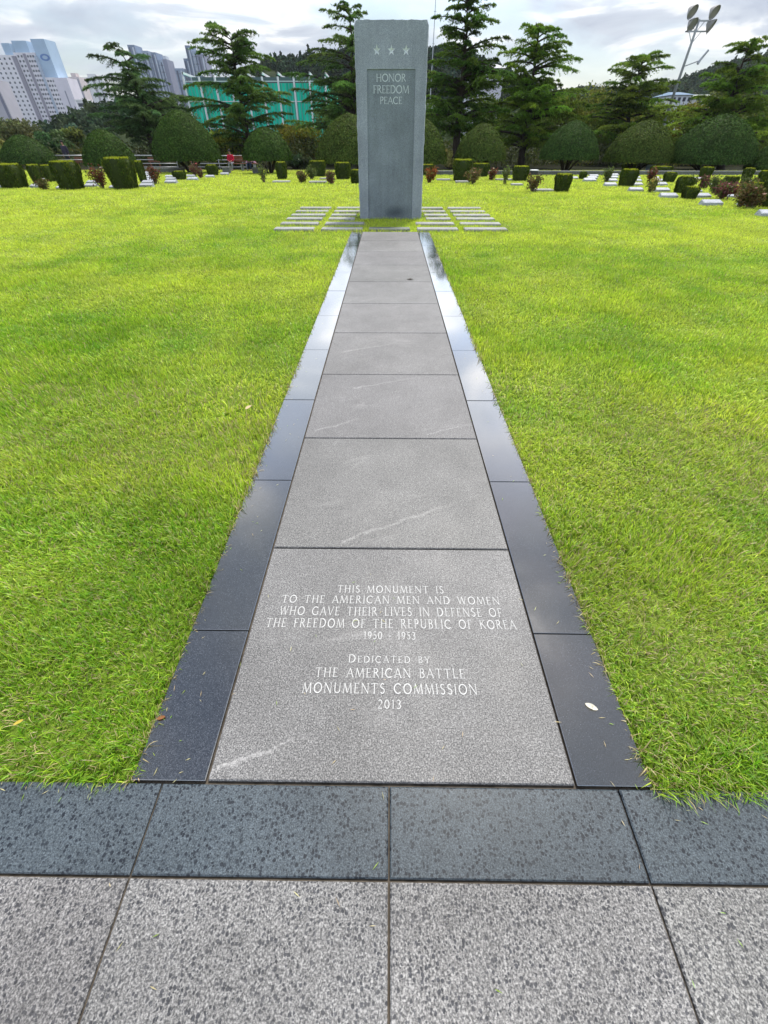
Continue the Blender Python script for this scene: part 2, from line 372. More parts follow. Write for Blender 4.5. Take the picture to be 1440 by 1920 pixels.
def build_paving():
    mb = MB(); mb.box(XC - PW / 2 - BW + .01, XC + PW / 2 + BW - .01, Y0 - .02, PATH_END, -0.06, -0.014)
    mb.box(-9, 9, -6, Y0 - .02, -0.06, -0.011)
    structure(mb.build('joint_bed', M['joint']))
    mb = MB()
    for k in range(1, 10):
        mb.slab(XC - PW / 2 + GAP / 2, XC + PW / 2 - GAP / 2, Y0 + k * PL + GAP / 2, Y0 + (k + 1) * PL - GAP / 2, -0.05, random.uniform(-.0004, .0004), col=tint(.08))
    structure(mb.build('path', M['path']))
    for sgn, nm in ((-1, 'path_border'), (1, 'path_border')):
        mb = MB(); y = Y0; ends = [Y0 + 0.545 + i * PL for i in range(0, 10)] + [PATH_END]
        for e in ends:
            xa, xb = sorted((XC + sgn * (PW / 2 + GAP / 2), XC + sgn * (PW / 2 + BW)))
            mb.slab(xa, xb, y + GAP / 3, e - GAP / 3, -0.05, random.uniform(-.001, .001) + 0.001, b=.0015, col=tint(.08)); y = e
        structure(mb.build(nm, M['border']))
    mb = MB(); w = 0.737; xj = 0.013
    for k in range(-11, 11):
        mb.slab(xj + k * w + .0028, xj + (k + 1) * w - .0028, 0.108 + .003, Y0 - .006, -0.05, random.uniform(-.001, .001), b=.004, col=tint(.06))
    structure(mb.build('pavement_band', M['band']))
    mb = MB()
    for k in range(-11, 11):
        for r in range(0, 7):
            mb.slab(xj + k * w + .0035, xj + (k + 1) * w - .0035, 0.108 - (r + 1) * w + .0035, 0.108 - r * w - .0035, -0.05, random.uniform(-.001, .001), b=.004, col=tint(.05))
    structure(mb.build('pavement', M['paver']))
build_paving()

# ---- a drawn roman alphabet: strokes (points, width); T thick, t thin
T_, t_ = 0.088, 0.054
def arc(cx, cy, rx, ry, a0, a1, w, n=14): return ([(cx + rx * math.cos(R(a0 + (a1 - a0) * i / n)), cy + ry * math.sin(R(a0 + (a1 - a0) * i / n))) for i in range(n + 1)], w)
def ln(x0, y0, x1, y1, w): return ([(x0, y0), (x1, y1)], w)
def ser(*xy): return [ln(x - .1, y, x + .1, y, .05) for x, y in xy]
GL = {
 'A': (.78, [ln(.02, 0, .39, 1, t_), ln(.39, 1, .76, 0, T_), ln(.16, .36, .62, .36, t_)] + ser((.03, .02), (.75, .02))),
 'B': (.62, [ln(.12, 0, .12, 1, T_), arc(.28, .77, .2, .21, -90, 90, T_), arc(.28, .28, .26, .26, -90, 90, T_), ln(.02, .975, .3, .975, t_), ln(.12, .545, .3, .545, t_), ln(.02, .025, .3, .025, t_)]),
 'C': (.82, [arc(.45, .5, .41, .47, 48, 312, .11)] + [ln(.73, .75, .73, .93, .05)]),
 'D': (.84, [ln(.12, 0, .12, 1, T_), arc(.32, .5, .44, .47, -90, 90, .12), ln(.02, .97, .34, .97, t_), ln(.02, .03, .34, .03, t_)]),
 'E': (.58, [ln(.12, 0, .12, 1, T_), ln(.02, .97, .5, .97, t_), ln(.12, .52, .43, .52, t_), ln(.02, .03, .53, .03, t_), ln(.5, .97, .5, .85, .05), ln(.53, .03, .53, .15, .05)]),
 'F': (.54, [ln(.12, 0, .12, 1, T_), ln(.02, .97, .5, .97, t_), ln(.12, .52, .43, .52, t_), ln(.5, .97, .5, .85, .05)] + ser((.12, .02))),
 'G': (.86, [arc(.45, .5, .41, .47, 48, 300, .11), ln(.76, .08, .76, .44, T_), ln(.64, .44, .86, .44, .05)]),
 'H': (.82, [ln(.12, 0, .12, 1, T_), ln(.7, 0, .7, 1, T_), ln(.12, .52, .7, .52, t_)] + ser((.12, .02), (.12, .98), (.7, .02), (.7, .98))),
 'I': (.24, [ln(.12, 0, .12, 1, T_)] + ser((.12, .02), (.12, .98))),
 'K': (.74, [ln(.12, 0, .12, 1, T_), ln(.14, .46, .6, .98, t_), ln(.27, .6, .72, .02, T_)] + ser((.12, .02), (.12, .98), (.6, .98))),
 'L': (.56, [ln(.12, 0, .12, 1, T_), ln(.02, .03, .52, .03, t_), ln(.52, .03, .52, .16, .05)] + ser((.12, .98))),
 'M': (1.0, [ln(.06, 0, .16, 1, t_), ln(.16, 1, .5, .04, T_), ln(.5, .04, .84, 1, t_), ln(.84, 1, .94, 0, T_)] + ser((.06, .02), (.93, .02))),
 'N': (.86, [ln(.1, 0, .1, 1, t_), ln(.1, 1, .76, 0, T_), ln(.76, 0, .76, 1, t_)] + ser((.1, .02), (.08, .98), (.76, .98))),
 'O': (.94, [arc(.47, .5, .41, .47, 0, 360, .11, 26)]),
 'P': (.58, [ln(.12, 0, .12, 1, T_), arc(.28, .74, .24, .235, -90, 90, .11), ln(.02, .975, .3, .975, t_), ln(.12, .505, .3, .505, t_)] + ser((.12, .02))),
 'R': (.7, [ln(.12, 0, .12, 1, T_), arc(.28, .75, .22, .225, -90, 90, .11), ln(.02, .975, .3, .975, t_), ln(.12, .525, .3, .525, t_), ln(.3, .5, .68, .01, T_)] + ser((.12, .02))),
 'S': (.56, [arc(.28, .745, .18, .225, 30, 270, .1), arc(.28, .265, .21, .24, -150, 90, .1)]),
 'T': (.76, [ln(.38, 0, .38, 1, T_), ln(.02, .97, .74, .97, t_), ln(.03, .97, .03, .85, .05), ln(.73, .97, .73, .85, .05)] + ser((.38, .02))),
 'U': (.8, [ln(.12, .32, .12, 1, T_), ln(.68, .32, .68, 1, t_), arc(.4, .32, .28, .29, 180, 360, .1)] + ser((.12, .98), (.68, .98))),
 'V': (.74, [ln(.03, 1, .37, .01, T_), ln(.37, .01, .71, 1, t_)] + ser((.04, .98), (.7, .98))),
 'W': (1.1, [ln(.03, 1, .3, .01, T_), ln(.3, .01, .55, 1, t_), ln(.55, 1, .81, .01, T_), ln(.81, .01, 1.07, 1, t_)] + ser((.04, .98), (1.06, .98))),
 'Y': (.72, [ln(.03, 1, .36, .48, T_), ln(.69, 1, .36, .48, t_), ln(.36, .5, .36, 0, T_)] + ser((.36, .02), (.05, .98), (.68, .98))),
 '0': (.62, [arc(.31, .5, .25, .47, 0, 360, .1, 24)]), '1': (.36, [ln(.2, 0, .2, 1, T_), ln(.04, .84, .2, 1, t_)] + ser((.2, .02))),
 '2': (.56, [arc(.28, .72, .21, .25, 150, -30, .1), ln(.46, .6, .06, .04, t_), ln(.04, .04, .53, .04, .09)]),
 '3': (.54, [arc(.25, .75, .19, .22, 140, -90, .1), arc(.24, .27, .24, .25, 90, -140, .1)]),
 '5': (.54, [arc(.24, .3, .24, .27, 110, -140, .1), ln(.14, .55, .14, .97, t_), ln(.12, .96, .47, .96, .09)]),
 '9': (.6, [arc(.3, .68, .23, .28, 0, 360, .1, 20), arc(.12, .62, .41, .58, 0, -75, .08)]),
 '-': (.4, [ln(.05, .42, .35, .42, .09)]), ' ': (.55, []),
}
def text_width(s, track, small):
    return sum(GL[c][0] * (1 if (not small or i == 0) else .82) + track for i, c in enumerate(s)) - track
def text(mb, s, mapf, width, height, track=0.16, small=False):
    """lay s on a plane: mapf(u, v, lift) -> point; u across in metres from the centre, v up from the baseline"""
    tw = text_width(s, track, small); sx = width / tw; x = -tw / 2; lift = 0
    for i, ch in enumerate(s):
        adv, strokes = GL[ch]; k = 1 if (not small or i == 0) else .82
        for pts, w in strokes:
            pts = np.array(pts, float) * k; n = len(pts); lift = (lift + 1) % 9
            hw = w * k / 2 * (1.0); closed = np.allclose(pts[0], pts[-1]) and n > 2
            nr = []
            for j in range(n):
                a = pts[j - 1] if j > 0 else (pts[-2] if closed else pts[0]); b = pts[j + 1] if j < n - 1 else (pts[1] if closed else pts[-1])
                tt = b - a; tt = tt / (np.linalg.norm(tt) + 1e-9); nr.append(np.array([-tt[1], tt[0]]) * hw)
            nr = np.array(nr); A, B = pts + nr, pts - nr
            q = lambda p: mapf((x + p[0]) * sx, p[1] * height, lift * 0.00012)
            mb.add([[q(A[j]), q(B[j]), q(B[j + 1]), q(A[j + 1])] for j in range(n - 1)], (1, 1, 1))
        x += adv * k + track

def inscribed_slab():
    base = (XC, Y0 + PL / 2, 0)
    t = empty('inscribed_slab', base, 'speckled grey granite slab inscribed with white dedication text, first slab of the path', 'slab')
    mb = MB(); mb.slab(XC - PW / 2 + GAP / 2, XC + PW / 2 - GAP / 2, Y0 + GAP / 2, Y0 + PL - GAP / 2, -0.05, 0.0, col=(.99, .99, .99))
    mb.build('slab_body', M['path'], t)
    lines = [("THIS MONUMENT IS", 632, 832, 1097, 1112), ("TO THE AMERICAN MEN AND WOMEN", 527, 937, 1116, 1132), ("WHO GAVE THEIR LIVES IN DEFENSE OF", 523, 942, 1137, 1155),
             ("THE FREEDOM OF THE REPUBLIC OF KOREA", 497, 968, 1159, 1178), ("1950 - 1953", 682, 779, 1183, 1199), ("DEDICATED BY", 653, 806, 1226, 1243),
             ("THE AMERICAN BATTLE", 590, 872, 1251, 1271), ("MONUMENTS COMMISSION", 566, 895, 1279, 1301), ("2013", 708, 752, 1310, 1329)]
    for part, rng_ in (('inscription', lines[:5]), ('inscription', lines[5:])):
        mb = MB()
        for s, xa, xb, ya, yb in rng_:
            a, b = G(xa, yb, 0), G(xb, yb, 0); c = G((xa + xb) / 2, ya, 0)
            cx, by, hh = (a[0] + b[0]) / 2, (a[1] + b[1]) / 2, c[1] - (a[1] + b[1]) / 2
            text(mb, s, lambda u, v, l, cx=cx, by=by: (cx + u, by + v, 0.0012 + l), b[0] - a[0], hh * .88, 0.24, s.startswith('DEDICATED'))
        mb.build(part, M['letter'], t)
inscribed_slab()

# ------------------------------------------------------------------ monument
MY, MD = 12.35, 0.75
def build_monument():
    bl, br = W(676, 410, MY)[0], W(788.5, 410, MY)[0]
    tl, tr = W(664.5, 38, MY)[0], W(803.5, 38, MY)[0]; H = W(734, 37, MY)[2]
    pl0, pr0 = W(691, 410, MY)[0], W(772, 410, MY)[0]; pl1, pr1 = W(688, 129.5, MY)[0], W(779, 129.5, MY)[0]; ph = W(734, 129.5, MY)[2]
    base = ((bl + br) / 2, MY, 0)
    t = empty('monument', base, 'tall blue grey granite slab monument with three stars and a recessed inscribed panel', 'monument')
    rr = random.Random(3); zb = -0.03
    nside, ntop = 46, 24
    def jag(a): return rr.uniform(-a, a) * .6
    left = [(bl + (tl - bl) * z / H + jag(.009), z) for z in np.linspace(0.02, H - .06, nside)]
    right = [(br + (tr - br) * z / H + jag(.011), z) for z in np.linspace(0.02, H - .06, nside)]
    top = [(tl + .035 + (tr - tl - .07) * u, H + jag(.010)) for u in np.linspace(0, 1, ntop)]
    outer = [(bl, zb)] + left + top + right[::-1] + [(br, zb)]
    notch = [(pr0, zb), (pr1, ph), (pl1, ph), (pl0, zb)]
    ring = outer + notch
    holes = []
    for px in (706.5, 734, 761.5):
        c = W(px, 94.5, MY); r0 = wpx(8.6, MY) * 1.0; r0 = abs(W(px + 7.4, 94, MY)[0] - c[0]); pts = []
        for k in range(10):
            a = R(90 + 36 * k); rad = r0 if k % 2 == 0 else r0 * .40; pts.append((c[0] + rad * math.cos(a), c[2] + rad * math.sin(a) * 1.0))
        holes.append((c, pts))
    polys = [[Vector((x, z, 0)) for x, z in ring]] + [[Vector((x, z, 0)) for x, z in h[1]] for h in holes]
    tris = tessellate_polygon(polys); flat = [p for pl in polys for p in pl]
    V = [(p[0], MY, p[1]) for p in flat]
    F = []
    for a, b, c in tris:
        n = (flat[b] - flat[a]).cross(flat[c] - flat[a])[2]
        F.append((a, b, c) if n > 0 else (a, c, b))
    mb = MB(); mb.grid(V, F, (1, 1, 1))
    # rough sides: rows running from the front edge to the back edge
    n = len(outer); rows = 9; SV = []
    cx, cz = (bl + br) / 2, H / 2
    for j in range(rows):
        u = j / (rows - 1)
        for i, (x, z) in enumerate(outer):
            bul = 0 if j == 0 else (.012 + abs(jag(.02)))
            dx = (1 if x > cx else -1) * bul if i not in (0, n - 1) else (1 if x > cx else -1) * .01
            dz = bul * .6 if z > H - .04 else 0
            SV.append((x + dx, MY + u * MD, z + dz))
    SF = [(j * n + i, (j + 1) * n + i, (j + 1) * n + i + 1, j * n + i + 1) for j in range(rows - 1) for i in range(n - 1)]
    SF.append(tuple((rows - 1) * n + i for i in range(n))[::-1])
    mb.grid(SV, SF, (1.06, 1.06, 1.06))
    body = mb.build('shaft', M['monument'], t)
    # recessed panel: reveals and back
    d = 0.022; mb = MB()
    mb.add([[(pl0, MY, zb), (pl1, MY, ph), (pl1 + d * .4, MY + d, ph - d * .4), (pl0 + d * .4, MY + d, zb)],
            [(pl1, MY, ph), (pr1, MY, ph), (pr1 - d * .4, MY + d, ph - d * .4), (pl1 + d * .4, MY + d, ph - d * .4)],
            [(pr1, MY, ph), (pr0, MY, zb), (pr0 - d * .4, MY + d, zb), (pr1 - d * .4, MY + d, ph - d * .4)]], (1.1, 1.1, 1.1))
    # back of the panel as a grid so that the patch near its foot can be darker
    nx, nz = 24, 60; V = []; C = []
    for j in range(nz + 1):
        v = j / nz
        for i in range(nx + 1):
            u = i / nx
            xa = pl0 + d * .4 + (pl1 - pl0) * v; xb = pr0 - d * .4 + (pr1 - pr0) * v
            x = xa + (xb - xa) * u; z = zb + (ph - d * .4 - zb) * v
            V.append((x, MY + d, z))
            s = math.exp(-(((u - .63) / .3) ** 2 + ((z - .12) / .13) ** 2)) * (0.6 + .5 * float(vnoise(x * 9, z * 9)))
            s = min(1, s); C.append((1 - .62 * s, 1 - .60 * s, 1 - .58 * s))
    F = [(j * (nx + 1) + i, j * (nx + 1) + i + 1, (j + 1) * (nx + 1) + i + 1, (j + 1) * (nx + 1) + i) for j in range(nz) for i in range(nx)]
    mb.grid(V, F, np.array(C))
    panel = mb.build('recessed_panel', M['panel'], t)
    mb = MB()
    for s, xa, xb, ya, yb in (("HONOR", 705.5, 761, 138.5, 153), ("FREEDOM", 700, 766.5, 160, 175), ("PEACE", 712.5, 754, 181.5, 195)):
        a, b = W(xa, yb, MY + d), W(xb, yb, MY + d); h = hpx((xa + xb) / 2, ya, yb, MY + d); cx2 = (a[0] + b[0]) / 2
        text(mb, s, lambda u, v, l, cx2=cx2, z0=a[2]: (cx2 + u, MY + d - 0.002 - l, z0 + v), b[0] - a[0], h, 0.07)
    lo = mb.build('lettering', M['letter_cut'], panel, origin=base)
    for c, pts in holes:
        mb = MB(); apex = (c[0], MY + 0.028, c[2])
        mb.add([[(pts[k][0], MY, pts[k][1]), (pts[(k + 1) % 10][0], MY, pts[(k + 1) % 10][1]), apex] for k in range(10)], (1, 1, 1))
        mb.build('star', M['star'], t)
build_monument()

# ---- rows of pale stone bars set in the grass round the monument
BARS = []
def stone_bars():
    ys = [10.74, 11.47, 12.2, 12.83, 13.5, 14.2]
    cols = [(515, 589), (603, 680), (692, 768), (782, 858), (870, 949)]
    cname = ['far left', 'inner left', 'middle', 'inner right', 'far right']
    rname = ['front', 'second', 'third', 'fourth', 'fifth', 'back']
    for r, y in enumerate(ys):
        for c, (xa, xb) in enumerate(cols):
            x0, x1 = G(xa, 431, 0)[0], G(xb, 431, 0)[0]
            if c == 2 and r > 0: continue
            if c in (1, 3) and r in (2, 3):              # the monument's foot cuts into these rows
                if c == 1: x1 = min(x1, -0.86)
                else: x0 = max(x0, 0.9)
            y0, y1 = y - .15, y + .13
            BARS.append((x0, x1, y0, y1))
            mb = MB(); o = ((x0 + x1) / 2, y, 0)
            mb.slab(x0, x1, y0, y1, -0.03, 0.035, b=.012, col=tint(.06) if c != 2 else (.55, .6, .55))
            b = mb.build('stone_bar', M['bar'], origin=o)
            where = ('greenish stone bar in front of the monument, between path end and its foot' if c == 2 else
                     f'pale stone bar in the grass, {rname[r]} row from the path, {cname[c]} column')
            tag(b, where, 'stone bar', 'pale stone bars set in the grass round the monument')
stone_bars()

# ------------------------------------------------------------------ lawn grass
def build_grass():
    mb = MB()
    bands = [(0.15, 1.3, 26000, .036, .0030, 2), (1.3, 2.6, 17000, .038, .0038, 2), (2.6, 4.5, 8500, .040, .0052, 2), (4.5, 8, 5600, .037, .0068, 1),
             (8, 13, 3000, .042, .0105, 0), (13, 20, 1200, .05, .018, 0), (20, 30, 400, .06, .034, 0), (30, 42.5, 190, .06, .055, 0)]
    for ya, yb, dens, h0, w0, seg in bands:
        hw = lambda y: .96 * (.7277 * y + 1.05) * 1.1 + 1.7
        X = hw(yb); n = int(2 * X * (yb - ya) * dens)
        x = rng.uniform(-X, X, n); y = rng.uniform(ya, yb, n)
        keep = np.abs(x) < hw(y)
        edge = PW / 2 + BW - .004 - .03 * (vnoise(x, y, 2.0, 3) - .5) - .022 * (vnoise(x, y, 26, 5) - .5)
        keep &= ~((np.abs(x - XC) < edge) & (y < PATH_END + .03 * vnoise(x, y, 9)))
        keep &= y > Y0 - .012 + .03 * (vnoise(x, y, 3, 8) - .5) + .02 * (vnoise(x, y, 25, 2) - .5)
        for (x0, x1, y0, y1) in BARS: keep &= ~((x > x0) & (x < x1) & (y > y0 + .03) & (y < y1))
        keep &= ~((x > -.86) & (x < .9) & (y > MY) & (y < MY + MD))
        # worn thin patches let the thatch show
        thin = vnoise(x, y, 1.1, 11) * .6 + vnoise(x, y, 3.7, 12) * .4
        keep &= rng.random(n) < np.clip(1.45 - np.where(y < 4, 1.15, .85) * thin - .5 * (vnoise(x, y, 14, 35) - .4), .3, 1)
        x, y, thin = x[keep], y[keep], thin[keep]; n = len(x)
        z = -0.018 - 0.022 * (np.clip(y, 18, 45) - 18)
        flow = (vnoise(x, y, .9, 21) * 2 + vnoise(x, y, 4.5, 22)) * 2 * math.pi
        az = flow + rng.normal(0, 1.5, n)
        lean = np.clip(rng.normal(.7, .38, n) + .8 * (vnoise(x, y, 1.6, 31) - .5), .05, 1.45)
        h = h0 * (.55 + .9 * rng.random(n)) * (.7 + .5 * vnoise(x, y, 2.1, 33) + .5 * (vnoise(x, y, 11, 34) - .4))
        # blades at the kerb lines hang over the stone
        dpx = np.abs(x - XC) - (PW / 2 + BW); ek = (dpx < .05) & (y < PATH_END)
        az = np.where(ek & (rng.random(n) < .3), np.where(x > XC, math.pi, 0) + rng.normal(0, .7, n), az)
        h = np.where(dpx < .09, h * 1.12, h)
        ef = (y < Y0 + .06); az = np.where(ef & (rng.random(n) < .5), -math.pi / 2 + rng.normal(0, .6, n), az); h = np.where(y < Y0 + .12, h * 1.3, h)
        h = np.where((np.abs(x) < 2.6) & (y > 10.45) & (y < 14.5), h * 1.5, h)
        w = w0 * (.6 + .8 * rng.random(n))
        # colours of the blades
        k = rng.random(n); yel = np.clip(vnoise(x, y, .55, 41) * .7 + vnoise(x, y, 2.4, 42) * .5 - .12 + .03 * np.minimum(y, 22), 0, 1.15)
        g0 = np.array([.175, .43, .008]); g1 = np.array([.69, .79, .08]); dry = np.array([.62, .51, .25])
        c = g0 + (g1 - g0) * np.clip(yel + rng.normal(0, .22, n), 0, 1)[:, None]
        isdry = (k < .03 + np.where(y < 2.6, .08, 0) + np.where(y < 3.2, .30, .04) * np.clip(thin - .45, 0, 1) * 2 + .5 * ((dpx < .012) & (y < PATH_END)))
        c = np.where(isdry[:, None], dry * rng.uniform(.6, 1.1, n)[:, None], c) * rng.uniform(.5, 1.25, n)[:, None]
        P = np.stack([x, y, z], 1); D = np.stack([np.cos(az), np.sin(az), np.zeros(n)], 1); U = np.array([0, 0, 1.0])
        wa = az + math.pi / 2 + rng.normal(0, .7, n); S = np.stack([np.cos(wa), np.sin(wa), np.zeros(n)], 1) * (w / 2)[:, None]
        hh = h[:, None]; le = lean[:, None]
        p1 = P + (U * np.cos(le * .5) + D * np.sin(le * .5)) * hh * .45
        p2 = p1 + (U * np.cos(le * 1.1) + D * np.sin(le * 1.1)) * hh * .35
        p3 = p2 + (U * np.cos(le * 1.7) + D * np.sin(le * 1.7)) * hh * .3
        p3[:, 2] = np.maximum(p3[:, 2], z + .006)
        cr = c * .8 + np.array([.09, .075, .02]) * .4          # slightly darker and browner at the root
        if seg == 2:
            mb.add(np.stack([P - S * .8, P + S * .8, p1 + S, p1 - S], 1), np.stack([cr, cr, c, c], 1))
            mb.add(np.stack([p1 - S, p1 + S, p2 + S * .75, p2 - S * .75], 1), np.stack([c, c, c, c], 1))
            mb.add(np.stack([p2 - S * .75, p2 + S * .75, p3], 1), np.stack([c, c, c], 1))
        elif seg == 1:
            mb.add(np.stack([P - S * .8, P + S * .8, p1 + S, p1 - S], 1), np.stack([cr, cr, c, c], 1))
            mb.add(np.stack([p1 - S, p1 + S, p3], 1), np.stack([c, c, c], 1))
        else:
            mb.add(np.stack([P - S, P + S, p2 + D * .01], 1), np.stack([c, c, c], 1))
    tag(mb.build('grass', M['grass']), 'dense bright yellow green mown lawn either side of the path', 'grass', kind='stuff')
build_grass()

# ------------------------------------------------------------------ clipped shrubs, roses
def jitter_cols(base, n, v=.3, hue=.12):
    base = np.array(base); return base * rng.uniform(1 - v, 1 + v, (n, 1)) * rng.uniform(1 - hue, 1 + hue, (n, 3))
def dome_profile(u, k=2.3): return (1 - u ** k) ** .62
def dome_shrub(px0, px1, top, bot, gy, label, hue, k=2.3, Y=None):
    c = G((px0 + px1) / 2, gy); Y = Y or c[1]
    xl, xr = W(px0, (top + bot) / 2 + 15, Y)[0], W(px1, (top + bot) / 2 + 15, Y)[0]
    z0 = W((px0 + px1) / 2, bot, Y)[2]; z1 = W((px0 + px1) / 2, top, Y)[2]; gz = zt(Y)
    cx, a, Hh = (xl + xr) / 2, (xr - xl) / 2, z1 - z0
    t = empty('dome_shrub', (cx, Y, gz), label, 'clipped shrub', 'large dome clipped shrubs along the back of the lawn')
    mb = MB(); nu, nv = 28, 14; V = []; C = []
    for j in range(nv + 1):
        u = (j / nv) ** .8
        r = a * .955 * dome_profile(u, k) * (1 if j > 0 else .93)
        for i in range(nu):
            an = 2 * math.pi * i / nu; f = 1 + .035 * (float(vnoise(an * 2, u * 4, 1.3, int(px0) % 31)) - .5)
            V.append((cx + r * f * math.cos(an), Y + r * f * math.sin(an), z0 + u * Hh * .985))
    F = [(j * nu + i, j * nu + (i + 1) % nu, (j + 1) * nu + (i + 1) % nu, (j + 1) * nu + i) for j in range(nv) for i in range(nu)]
    F.append(tuple(range(nu))[::-1])
    mb.grid(V, F, np.array(hue) * .8)
    n = int(11000 * min(1.5, a * Hh / 6 + .3))
    u = rng.random(n) ** .95; an = rng.uniform(0, 2 * math.pi, n); r = a * dome_profile(u, k) * (1 + rng.normal(0, .018, n) + .03 * (vnoise(an * 6, u * 9, 1.0, 77) - .5)) * (1 + .035 * (vnoise(an * 2, u * 4, 1.3, int(px0) % 31) - .5))
    P = np.stack([cx + r * np.cos(an), Y + r * np.sin(an), z0 + u * Hh * (1 + rng.normal(0, .006, n))], 1)
    du = .02; slope = a * (dome_profile(np.clip(u + du, 0, 1), k) - dome_profile(np.clip(u - du, 0, 1), k)) / (2 * du * Hh)
    Nn = np.stack([np.cos(an), np.sin(an), -slope], 1); Nn /= np.linalg.norm(Nn, axis=1, keepdims=True)
    Nn = Nn + rng.normal(0, .28, (n, 3)); A = np.cross(Nn, rng.normal(0, 1, (n, 3)))
    mb.leaves(P, A, Nn, rng.uniform(.07, .17, n), rng.uniform(.045, .095, n), jitter_cols(np.array(hue) * 1.15, n, .55, .12))
    # shoots that escaped the shears
    m = 200; uu = rng.random(m) * .9 + .1; an = rng.uniform(0, 2 * math.pi, m); r = a * dome_profile(uu, k)
    P = np.stack([cx + r * np.cos(an), Y + r * np.sin(an), z0 + uu * Hh + .04], 1)
    A = np.stack([np.cos(an) * .5, np.sin(an) * .5, np.full(m, 1.0)], 1) + rng.normal(0, .3, (m, 3))
    mb.leaves(P, A, rng.normal(0, 1, (m, 3)), rng.uniform(.1, .2, m), .03, jitter_cols(np.array(hue) * 1.3, m, .3))
    mb.build('crown', M['dome'], t)
    tb = MB()
    for q in range(6):
        an = 2 * math.pi * q / 6 + random.random(); rr = a * random.uniform(.3, .55)
        tb.tube([(cx + .12 * math.cos(an), Y + .12 * math.sin(an), gz - .1), (cx + rr * .5 * math.cos(an), Y + rr * .5 * math.sin(an), gz + (z0 - gz) * .6), (cx + rr * math.cos(an), Y + rr * math.sin(an), z0 + .1)], [.075, .06, .05], 6)
    tb.build('trunk', M['bark'], t, smooth=True)
DK = (.034, .064, .011); DK2 = (.05, .074, .013); DB = (.033, .063, .013)
DOMES = [
 (10, 98, 253, 306, 318, 'rounded dark green dome shrub at the far left behind the low hedges', DB, 1.85),
 (158, 248, 242, 309, 322, 'dark dome shrub behind the box hedges, left of the largest left dome', DK, 1.8),
 (286, 407, 207, 300, 324, 'largest dome shrub on the left with dark stems showing beneath, beside the benches', DK, 1.85),
 (455, 546, 238, 300, 325, 'small dome shrub on dark stems right of the seated visitors', DK, 1.85),
 (591, 722, 213, 304, 325, 'olive tinted dome shrub half hidden by the left edge of the monument', DK2, 1.75),
 (745, 838, 222, 306, 325, 'dome shrub half hidden by the right edge of the monument', DK2, 1.75),
 (855, 949, 231, 300, 325, 'egg shaped dome shrub behind the tall square hedge right of the monument', DK2, 1.75),
 (1016, 1122, 226, 298, 323, 'egg shaped dome shrub on a thick dark stem above the low kerb wall', DB, 1.75),
 (1140, 1262, 225, 303, 322, 'broad smooth dome shrub behind the grave markers, with a flat right side', DK2, 1.8),
 (1262, 1414, 214, 305, 323, 'biggest dome shrub on the right with coarse ragged leaves', DB, 1.75),
 (1410, 1520, 258, 318, 325, 'dome shrub cut off by the right edge of the picture', DB, 1.85),
]
for d in DOMES: dome_shrub(d[0], d[1], d[2], d[3], d[4], d[5], d[6], d[7])

